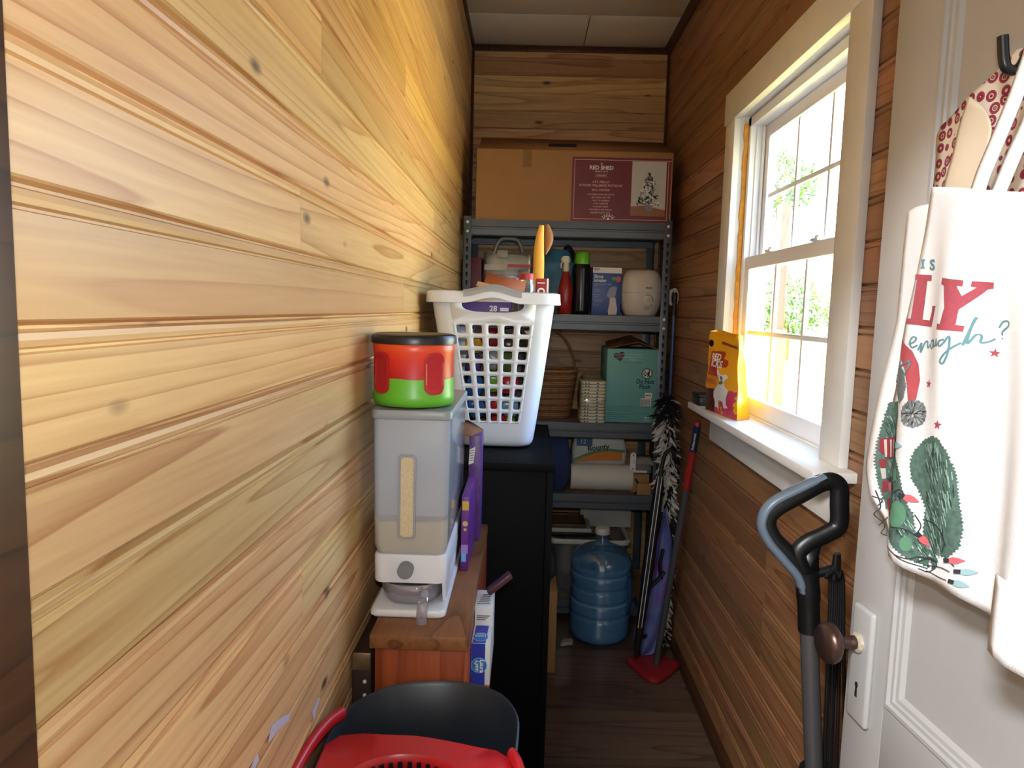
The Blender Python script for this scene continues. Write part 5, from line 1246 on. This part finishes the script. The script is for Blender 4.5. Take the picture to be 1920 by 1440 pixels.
# ------------------------------------------------------------------ upright cleaner behind the door
va = thing('carpet_cleaner', 'upright carpet cleaner with blue grey loop handle behind the open door', 'vacuum', (.565, 1.27, 0))
vo_ = Vector((.565, 1.27, 0))
blkp = mat('cleaner_black', sr(17, 18, 20), .35); blug = mat('cleaner_blue_grey', sr(98, 112, 126), .35)
def vp(x, y, dy=0): p = un(x, y, 'Y', 1.27+dy)-vo_; return p
loop = [vp(*q) for q in ((1507, 1078), (1478, 1040), (1448, 1008), (1438, 978), (1452, 955), (1500, 927), (1548, 903), (1572, 912), (1574, 945), (1572, 985), (1548, 1002), (1515, 1018), (1496, 1040), (1508, 1076))]
lp_ = smooth_path(loop, 6)
obj('loop_handle', G().tube(lp_, [(.0125, .017)]*len(lp_), 14, flat=(0, 1, 0)), blkp, va, smooth=60)
bl_p = smooth_path([vp(*q, -.008) for q in ((1546, 893), (1500, 915), (1446, 944), (1428, 980), (1440, 1014), (1468, 1048), (1496, 1082), (1504, 1110))], 6)
nb_ = len(bl_p)
obj('soft_grip', G().tube(bl_p, [(.013, .0085 if 2 < i < nb_-3 else .005) for i in range(nb_)], 12, flat=(0, 1, 0)), blug, va, smooth=60)
nk = [vp(1512, 1070), vp(1515, 1100), vp(1516, 1130), vp(1517, 1183)]
obj('neck', G().tube(smooth_path(nk, 4), [.020]*4+[.021]*4+[.0195]*5, 16), blkp, va, smooth=50)
obj('side_web', G().add([vp(1488, 1045), vp(1540, 1010), vp(1532, 1040), vp(1534, 1110), vp(1500, 1090)], [(0, 1, 2, 3, 4)]), blkp, va, solid=.016)
ga = vp(1517, 1183); gb = vp(1526, 1440)
dirv = (gb-ga).normalized(); gend = gb+dirv*.06
obj('grey_tube', G().cyl(tuple(ga), tuple(gend), .0165, n=20), mat('cleaner_grey_metal', sr(98, 96, 98), .35, metal=.5), va, smooth=50)
cl = [ga.lerp(gend, .96), gend+dirv*.03]
obj('tube_socket', G().tube([gend-dirv*.06, gend-dirv*.03, gend+Vector((0, .0, -.10)), gend+Vector((0, .0, -.22))], [.026, .034, .055, .062], 16), blkp, va, smooth=50)
bz = max(.1, gend.z-.20)
obj('tank', G().loft([[(x+.002, y+.0, z) for x, y in rrect(w, d, .035)] for z, w, d in ((.10, .17, .20), (.14, .185, .22), (bz-.06, .175, .20), (bz, .12, .14))]), mat('smoky_tank', sr(46, 52, 58), .25), va, smooth=50)
obj('foot', G().loft([[(x+.002, y-.02, z) for x, y in rrect(w, d, .03)] for z, w, d in ((.0, .19, .27), (.03, .20, .28), (.085, .19, .25), (.099, .16, .20))]), blkp, va, smooth=50)
hk_ = [vp(1540, 1062, .0), vp(1556, 1060), vp(1566, 1046), vp(1568, 1036)]
obj('cord_hook', G().tube(smooth_path([vp(1532, 1075), vp(1552, 1070), vp(1566, 1066)], 4), .009, 10).tube([vp(1566, 1085), vp(1568, 1062), vp(1570, 1038)], [(.012, .008), (.012, .008), (.010, .006)], 10), blkp, va, smooth=60)
crd = mat('black_cord', sr(16, 16, 18), .4)
rc = random.Random(4)
for k in range(7):
    x0 = 1551+4.0*k; e = rc.uniform(-8, 8)
    P = [vp(x0-2, 1072+4*abs(k-3), -.012), vp(x0+2, 1062+3*abs(k-3), .0), vp(x0+6, 1100, .006), vp(x0+4+e*.3, 1200, .008), vp(x0+2+e, 1330, .008), vp(x0-2+e, 1440, .006), vp(x0-6, 1500, 0)]
    obj('cord', G().tube(smooth_path(P, 5), .0036, 7), crd, va, smooth=60)

# ------------------------------------------------------------------ tote bag and apron on the door hook
def fold(s, z): return .010*math.sin(s*30+z*4)+.006*math.sin(s*61-z*7+1)
TN = .062
def bagpt(x, y, h=0.0):                         # point of the bag front: place on the door plane, then its own swell
    s, z = dpix(x, y, TN); return dw(s, z, TN+fold(s, z)*min(1, max(0, (y-330)/300.))+h)
def coons(top, right, bottom, left, nu=36, nv=48):  # boundary curves in measured coordinates
    def samp(c, n):
        P = smooth_path([(a, b, 0) for a, b in c], 12); L = [0]
        for i in range(1, len(P)): L.append(L[-1]+(P[i]-P[i-1]).length)
        out = []; j = 0
        for k in range(n+1):
            t = L[-1]*k/n
            while j < len(L)-2 and L[j+1] < t: j += 1
            out.append(P[j].lerp(P[j+1], (t-L[j])/max(1e-9, L[j+1]-L[j])))
        return out
    T, B_, L_, R_ = samp(top, nu), samp(bottom, nu), samp(left, nv), samp(right, nv)
    rows = []
    for j in range(nv+1):
        v = j/nv; row = []
        for i in range(nu+1):
            u = i/nu
            p = T[i]*(1-v)+B_[i]*v+L_[j]*(1-u)+R_[j]*u-(T[0]*(1-u)*(1-v)+T[-1]*u*(1-v)+B_[0]*(1-u)*v+B_[-1]*u*v)
            row.append((p.x, p.y))
        rows.append(row)
    return rows
canvas = mat('white_canvas', sr(250, 250, 252), .85, var=.02, bump=.35, bs=700)
tt = thing('tote_bag', 'white canvas tote with a cat in lights print hanging on the door', 'bag', tuple(dw(.45, 1.05, .05)))
tto = Vector(tt.location)
def grid(rows, fn):
    nu = len(rows[0]); g = G()
    g.add([fn(*p)-tto for r_ in rows for p in r_], [(j*nu+i, j*nu+i+1, (j+1)*nu+i+1, (j+1)*nu+i) for j in range(len(rows)-1) for i in range(nu-1)])
    return g
rows = coons([(1746, 350), (1800, 352), (1880, 358), (1960, 362), (2060, 366)], [(2060, 366), (2070, 700), (2080, 1000), (2085, 1330)],
             [(1626, 938), (1660, 1008), (1700, 1058), (1780, 1112), (1890, 1190), (1980, 1258), (2085, 1330)], [(1746, 350), (1724, 460), (1700, 580), (1672, 690), (1645, 790), (1624, 880), (1626, 938)])
obj('front_panel', grid(rows, bagpt), canvas, tt, solid=.0016, smooth=70)
def backpt(x, y):
    s, z = dpix(x, y, .036); return dw(s, z, .036+.3*fold(s, z))
rows2 = coons([(1702, 398), (1730, 385), (1800, 380), (2040, 392)], [(2040, 392), (2050, 700), (2060, 1000), (2070, 1310)],
              [(1632, 915), (1665, 990), (1710, 1042), (1790, 1098), (1900, 1178), (2070, 1310)], [(1702, 398), (1693, 470), (1684, 560), (1678, 610), (1655, 720), (1632, 830), (1625, 880), (1632, 915)])
obj('back_panel', grid(rows2, backpt), canvas, tt, solid=.0016, smooth=70)
def ribbon(pts, w, n):                          # strap: a band across measured points at height n off the door
    P = smooth_path([(a, b, 0) for a, b in pts], 6); g = G(); V = []
    for i, p in enumerate(P):
        t = (P[min(i+1, len(P)-1)]-P[max(i-1, 0)]); t = Vector((-t.y, t.x, 0)).normalized()*w/2
        for k in (-1, -.3, .3, 1):
            q = p+t*k; s, z = dpix(q.x, q.y, n); V.append(dw(s, z, n+(.003 if abs(k) < .5 else 0))-tto)
    g.add(V, [(i*4+k, i*4+k+1, i*4+k+5, i*4+k+4) for i in range(len(P)-1) for k in range(3)])
    return g
obj('strap', ribbon([(1935, 95), (1905, 180), (1870, 265), (1843, 330), (1830, 372)], 26, .058), canvas, tt, solid=.002, smooth=60)
obj('strap', ribbon([(1960, 110), (1935, 215), (1900, 295), (1868, 372)], 26, .050), canvas, tt, solid=.002, smooth=60)
obj('side_fold', grid(coons([(1905, 1075), (1950, 1105), (2085, 1200)], [(2085, 1200), (2085, 1300), (2085, 1385)], [(1890, 1218), (1960, 1262), (2085, 1345)], [(1905, 1075), (1897, 1140), (1890, 1218)], 10, 8), lambda x, y: bagpt(x, y, .012)), canvas, tt, solid=.0016, smooth=70)
# printed picture and words
pfn = lambda x, y, h: bagpt(x, y, .0012+h)-tto
def pdec(name, polys, m, h=0.0, cuts=1, parent=None): return surf_decal(parent or tt, name, polys, m, pfn, h, cuts, ml=9)
c4 = lambda *pts: [(1600+x/2.769, 440+y/2.769) for x, y in pts]
ptl = mat('print_teal', sr(104, 150, 160), .7, var=.08); prd = mat('print_red', sr(178, 82, 94), .7, var=.14, vs=150); pdk = mat('print_charcoal', sr(52, 56, 62), .7)
def star(cx, cy, r): return [(cx+(r if i % 2 == 0 else r*.42)*math.sin(2*PI*i/10+.15), cy-(r if i % 2 == 0 else r*.42)*math.cos(2*PI*i/10+.15)) for i in range(10)]
pdec('letter_i', [c4((338, 128), (357, 128), (355, 136), (351, 136), (350, 168), (354, 169), (353, 177), (334, 175), (335, 167), (340, 167), (341, 137), (337, 136))], ptl)
vs_, fs_ = textmesh('S', 26, align='CENTER', bold=1.0)
obj('letter_s', G().add([pfn(1600+398/2.769+x*1.05, 440+182/2.769-y*1.05, .0004) for x, y in vs_], fs_), ptl, tt, smooth=0)
pdec('letter_l', [c4((312, 205), (393, 210), (390, 240), (366, 240), (345, 440), (385, 445), (400, 400), (402, 370), (438, 370), (405, 480), (262, 462), (266, 435), (290, 435), (318, 235), (310, 232))], prd)
pdec('letter_y', [c4((497, 225), (605, 238), (602, 270), (580, 268), (600, 320), (650, 275), (630, 270), (634, 242), (718, 248), (714, 280), (690, 285), (590, 390), (580, 470), (608, 475), (603, 505), (482, 492), (487, 462), (510, 465), (530, 380), (515, 265), (492, 258))], prd)
def strokes(lines, w):
    out = []
    for pts, sm in lines:
        P = smooth_path([(a, b, 0) for a, b in pts], 6) if sm else [Vector((a, b, 0)) for a, b in pts]
        for i in range(len(P)-1):
            t = P[i+1]-P[i]
            if t.length < 1e-4: continue
            t = Vector((-t.y, t.x, 0)).normalized()*w/2; e = (P[i+1]-P[i])*.12
            out.append([((P[i]-e)+t).to_tuple()[:2], ((P[i+1]+e)+t).to_tuple()[:2], ((P[i+1]+e)-t).to_tuple()[:2], ((P[i]-e)-t).to_tuple()[:2]])
    return out
scr = [[(285, 570), (312, 556), (320, 537), (303, 532), (291, 558), (302, 586), (328, 574)], [(332, 600), (347, 562), (345, 612), (364, 562), (382, 556), (384, 588), (404, 570)], [(436, 548), (414, 556), (414, 588), (436, 582), (442, 556), (434, 546), (452, 552)], [(456, 545), (455, 578), (478, 572), (490, 542), (489, 578), (506, 560)],
       [(538, 545), (510, 555), (512, 580), (536, 562), (560, 530), (552, 610), (530, 668), (514, 655), (548, 606), (596, 562)], [(600, 574), (628, 480), (646, 430), (632, 462), (612, 566), (640, 520), (656, 526), (652, 560), (676, 556), (702, 540)], [(722, 482), (744, 452), (774, 450), (772, 474), (738, 500), (732, 522)], [(731, 536), (734, 541)]]
pdec('script_word', strokes([(c4(*s), True) for s in scr], 3.2), ptl, .0002, 0)
pdec('star', [star(1851, 662, 9)], prd); pdec('star', [star(1748, 720, 9)], prd); pdec('star', [star(1775, 797, 9.5)], prd)
# cat: hat, face fur, body wrapped in lights, tail
pdec('hat', [[(1686, 636), (1694, 645), (1710, 658), (1722, 682), (1727, 712), (1722, 750), (1708, 752), (1704, 722), (1696, 692), (1680, 668)]], mat('print_hat_red', sr(196, 88, 96), .7, var=.15, vs=40))
fur = mat('print_fur_green', sr(86, 114, 104), .7, var=.45, vs=160); furl = mat('print_fur_pale', sr(158, 190, 172), .7, var=.15, vs=60); furd = mat('print_fur_dark', sr(44, 58, 56), .7, var=.2, vs=60); furg = mat('print_fur_grey', sr(126, 134, 138), .7, var=.3, vs=90)
rp_ = random.Random(9)
def jag(poly, a=3.0, k=3):
    out = []
    for i in range(len(poly)):
        A_, B_ = Vector(poly[i]), Vector(poly[(i+1) % len(poly)]); t = B_-A_; nn = Vector((t.y, -t.x)).normalized() if t.length else Vector((0, 0)); m = max(1, int(t.length/(a*2)))
        for j in range(m):
            out.append(tuple(A_+t*(j/m))); out.append(tuple(A_+t*((j+.5)/m)+nn*a*rp_.uniform(.4, 1.2)))
    return out
pdec('pompom', [jag([(1719+24*math.cos(-2*PI*i/18), 776+25*math.sin(-2*PI*i/18)) for i in range(18)][::-1], 3)], furg, 0, 0)
pdec('face_fur', [jag([(1676, 684), (1694, 696), (1702, 722), (1698, 746), (1684, 756), (1670, 740), (1666, 712)], 2.5)], furg, .0004, 0)
pdec('ear', strokes([([(1680, 688), (1706, 677), (1708, 684), (1696, 706), (1690, 698)], False)], 3), ptl, .0008, 0)
pdec('body_fur', [jag([(1650, 755), (1672, 752), (1678, 780), (1670, 812), (1674, 846), (1688, 862), (1699, 884), (1707, 918), (1712, 940), (1722, 965), (1724, 1000), (1738, 1020), (1758, 1050), (1748, 1068), (1716, 1048), (1690, 1018), (1664, 985), (1644, 950), (1634, 905), (1632, 862), (1638, 812)], 3)], fur, 0, 0)
pdec('tail_fur', [jag([(1760, 818), (1776, 824), (1788, 848), (1798, 888), (1799, 940), (1802, 990), (1796, 1026), (1778, 1046), (1752, 1036), (1736, 1008), (1738, 978), (1742, 952), (1734, 925), (1722, 900), (1718, 872), (1724, 846), (1740, 826)], 3.2)], fur, .0002, 0)
tl = []
for k in range(190):
    f = rp_.random(); u = rp_.uniform(-.42, .42); y = 830+f*205; xc = 1757-20*math.sin(f*3.3)*0+(1762-1752)*f+10*math.sin(f*5); x = xc+u*66*(math.sin(PI*(.2+.72*f)))
    tl.append(([(x, y), (x+2-4*u, y+12)], False))
pdec('tail_strands', strokes(tl[::2], 1.4), furl, .0008, 0); pdec('tail_dark_strands', strokes(tl[1::2], 1.1), furd, .0009, 0)
bl2 = []
for k in range(150):
    f = rp_.random(); y = 780+f*260; x = 1652+f*f*85+rp_.uniform(-14, 26)*math.sin(PI*(.15+.7*f)); bl2.append(([(x, y), (x+3, y+7)], False))
pdec('body_strands', strokes(bl2[::2], 1.4), furl, .0006, 0); pdec('body_dark_strands', strokes(bl2[1::2], 1.3), furd, .0007, 0)
ppm = [([(1719+q*22*math.cos(a), 776+q*22*math.sin(a)), (1719+(q*22+5)*math.cos(a), 776+(q*22+5)*math.sin(a))], False) for q, a in [(rp_.random(), rp_.uniform(0, 2*PI)) for _ in range(70)]]
pdec('pompom_strands', strokes(ppm[::2], 1.4), mat('print_bone', sr(204, 198, 190), .7), .0008, 0); pdec('pompom_dark_strands', strokes(ppm[1::2], 1.1), furd, .0009, 0)
for lsh in ([[(1700+15*math.cos(2*PI*i/16), 965+26*math.sin(2*PI*i/16)) for i in range(16)], [(1676+8*math.cos(2*PI*i/16), 960+24*math.sin(2*PI*i/16)) for i in range(16)], [(1714+8*math.cos(2*PI*i/16), 1020+14*math.sin(2*PI*i/16)) for i in range(16)], [(1690+7*math.cos(2*PI*i/16), 890+14*math.sin(2*PI*i/16)) for i in range(16)]]): pdec('leg_sheen', [lsh], mat('print_fur_mid', sr(96, 146, 116), .7, var=.15, vs=60), .0010, 0)
pdec('scarf', [[(1638, 822), (1668, 818), (1668, 846), (1660, 858), (1648, 860), (1637, 846)], [(1636, 862), (1646, 860), (1645, 876), (1638, 876)], [(1640, 902), (1648, 900), (1648, 920), (1640, 922)], [(1647, 935), (1656, 932), (1664, 965), (1656, 970)]], mat('print_scarf_red', sr(150, 52, 62), .7), .0012, 0)
pdec('scarf_stripes', [[(1643+9*k, 824), (1647+9*k, 823.5), (1647+9*k, 856), (1644+9*k, 857)] for k in range(3)]+[[(1638, 878), (1645, 878), (1646, 897), (1640, 898)]], mat('print_bone', sr(204, 198, 190), .7), .0016, 0)
wires = [[(1668, 812), (1680, 832), (1672, 850)], [(1640, 890), (1655, 900), (1668, 880), (1674, 858)], [(1690, 925), (1705, 918), (1716, 935)], [(1726, 965), (1734, 985), (1728, 1000)], [(1742, 975), (1762, 985), (1776, 1015), (1770, 1035)], [(1752, 978), (1770, 995), (1778, 1025)], [(1632, 920), (1638, 950), (1630, 965), (1646, 985), (1640, 1000), (1660, 1005)], [(1636, 985), (1652, 970), (1662, 990), (1650, 1002)],
         [(1660, 1010), (1690, 1030), (1712, 1052), (1740, 1066)], [(1700, 1040), (1716, 1048), (1730, 1044), (1752, 1052)], [(1726, 1055), (1744, 1046), (1758, 1058), (1742, 1072), (1728, 1066)], [(1740, 1060), (1765, 1064), (1782, 1072)], [(1738, 1070), (1760, 1082), (1775, 1088)], [(1690, 988), (1712, 992), (1730, 1008)], [(1628, 930), (1640, 938), (1634, 948)], [(1776, 1046), (1790, 1062)]]
pdec('light_wires', strokes([(w, True) for w in wires], 1.7), pdk, .0014, 0)
def bulb(x, y, a, L=24, W=6.5):
    c, s = math.cos(a), math.sin(a); P = [(0, -.6), (.25, -1), (.55, -.85), (1, 0), (.55, .85), (.25, 1), (0, .6)]
    return [(x+p*L*c-q*W*s, y+p*L*s+q*W*c) for p, q in P]
brd = mat('print_bulb_red', sr(226, 110, 118), .7); bbl = mat('print_bulb_blue', sr(162, 200, 210), .7)
for x, y, a, m in ((1682, 834, .1, bbl), (1712, 931, .45, brd), (1672, 910, 1.35, brd), (1656, 903, 1.4, brd), (1733, 1006, .95, brd), (1782, 1051, .02, brd), (1798, 1072, .08, bbl), (1788, 1092, .35, bbl)):
    o = pdec('bulb', [bulb(x, y, a)], m, .0018, 0); c, s = math.cos(a), math.sin(a)
    pdec('bulb_cap', [[(x-9*c-4*s, y-9*s+4*c), (x+1*c-4*s, y+1*s+4*c), (x+1*c+4*s, y+1*s-4*c), (x-9*c+4*s, y-9*s-4*c)]], pdk, .0020, 0, o)
# patterned apron behind the tote
apm, n, l, b = nodes('apron_floral_print')
tc = n.new('ShaderNodeTexCoord'); mp = n.new('ShaderNodeMapping'); mp.inputs['Scale'].default_value = (0.001, 62, 62); l.new(tc.outputs['Object'], mp.inputs['Vector'])
vo2 = n.new('ShaderNodeTexVoronoi'); vo2.inputs['Scale'].default_value = 1; vo2.inputs['Randomness'].default_value = .45; l.new(mp.outputs[0], vo2.inputs['Vector'])
rp = n.new('ShaderNodeValToRGB'); rp.color_ramp.interpolation = 'CONSTANT'; e = rp.color_ramp.elements; e[0].position = 0; e[0].color = rgba(sr(150, 140, 120)); e[1].position = .44; e[1].color = rgba(sr(226, 210, 190))
for p, c in ((.09, (120, 30, 50)), (.15, (214, 190, 170)), (.22, (142, 34, 56)), (.34, (166, 60, 74)), (.40, (110, 60, 90))): q = e.new(p); q.color = rgba(sr(*c))
l.new(vo2.outputs['Distance'], rp.inputs[0]); l.new(rp.outputs[0], b.inputs['Base Color']); b.inputs['Roughness'].default_value = .85
ap = thing('apron', 'cream apron with maroon flower print hanging behind the white tote', 'apron', tuple(dw(.45, 1.35, .02)))
apo = Vector(ap.location)
def apgrid(rows, n0, amp):
    nu = len(rows[0]); V = []
    for r_ in rows:
        for x, y in r_:
            s, z = dpix(x, y, n0); V.append(dw(s, z, n0+amp*math.sin(s*55+z*9))-apo)
    return G().add(V, [(j*nu+i, j*nu+i+1, (j+1)*nu+i+1, (j+1)*nu+i) for j in range(len(rows)-1) for i in range(nu-1)])
obj('outer_cloth', apgrid(coons([(1902, 92), (1920, 90), (1945, 95)], [(1945, 95), (1960, 200), (1970, 300), (1980, 420)], [(1740, 405), (1800, 410), (1880, 415), (1980, 420)], [(1902, 92), (1855, 150), (1822, 180), (1770, 226), (1754, 250), (1750, 300), (1744, 360), (1740, 405)], 16, 20), .016, .004), apm, ap, solid=.001, smooth=70)
obj('lining', apgrid(coons([(1822, 181), (1830, 188), (1843, 200)], [(1843, 200), (1852, 222), (1855, 245), (1845, 300), (1838, 400)], [(1762, 400), (1800, 402), (1838, 400)], [(1822, 181), (1803, 235), (1790, 290), (1772, 350), (1762, 400)], 10, 14), .026, .003), mat('apron_lining', sr(222, 204, 178), .85, var=.05), ap, solid=.001, smooth=70)
# smears of dried paint low on the left wall
smm = mat('pale_smear', sr(206, 196, 214), .5)
for pts in (((508, 1362), (520, 1350), (536, 1340), (545, 1338), (540, 1352), (524, 1366), (512, 1382), (503, 1392)), ((470, 1440), (476, 1425), (482, 1412), (485, 1425), (478, 1440)), ((585, 1335), (596, 1310), (600, 1308), (592, 1335), (588, 1350))):
    P = [un(x, y, 'X', XL+.0004) for x, y in pts]
    obj('paint_smear', G().add(P+[p+Vector((.0006, 0, 0)) for p in P], [tuple(range(len(P))), tuple(reversed(range(len(P), 2*len(P))))]+[(i, (i+1) % len(P), len(P)+(i+1) % len(P), len(P)+i) for i in range(len(P))]), smm, wl_, smooth=0)
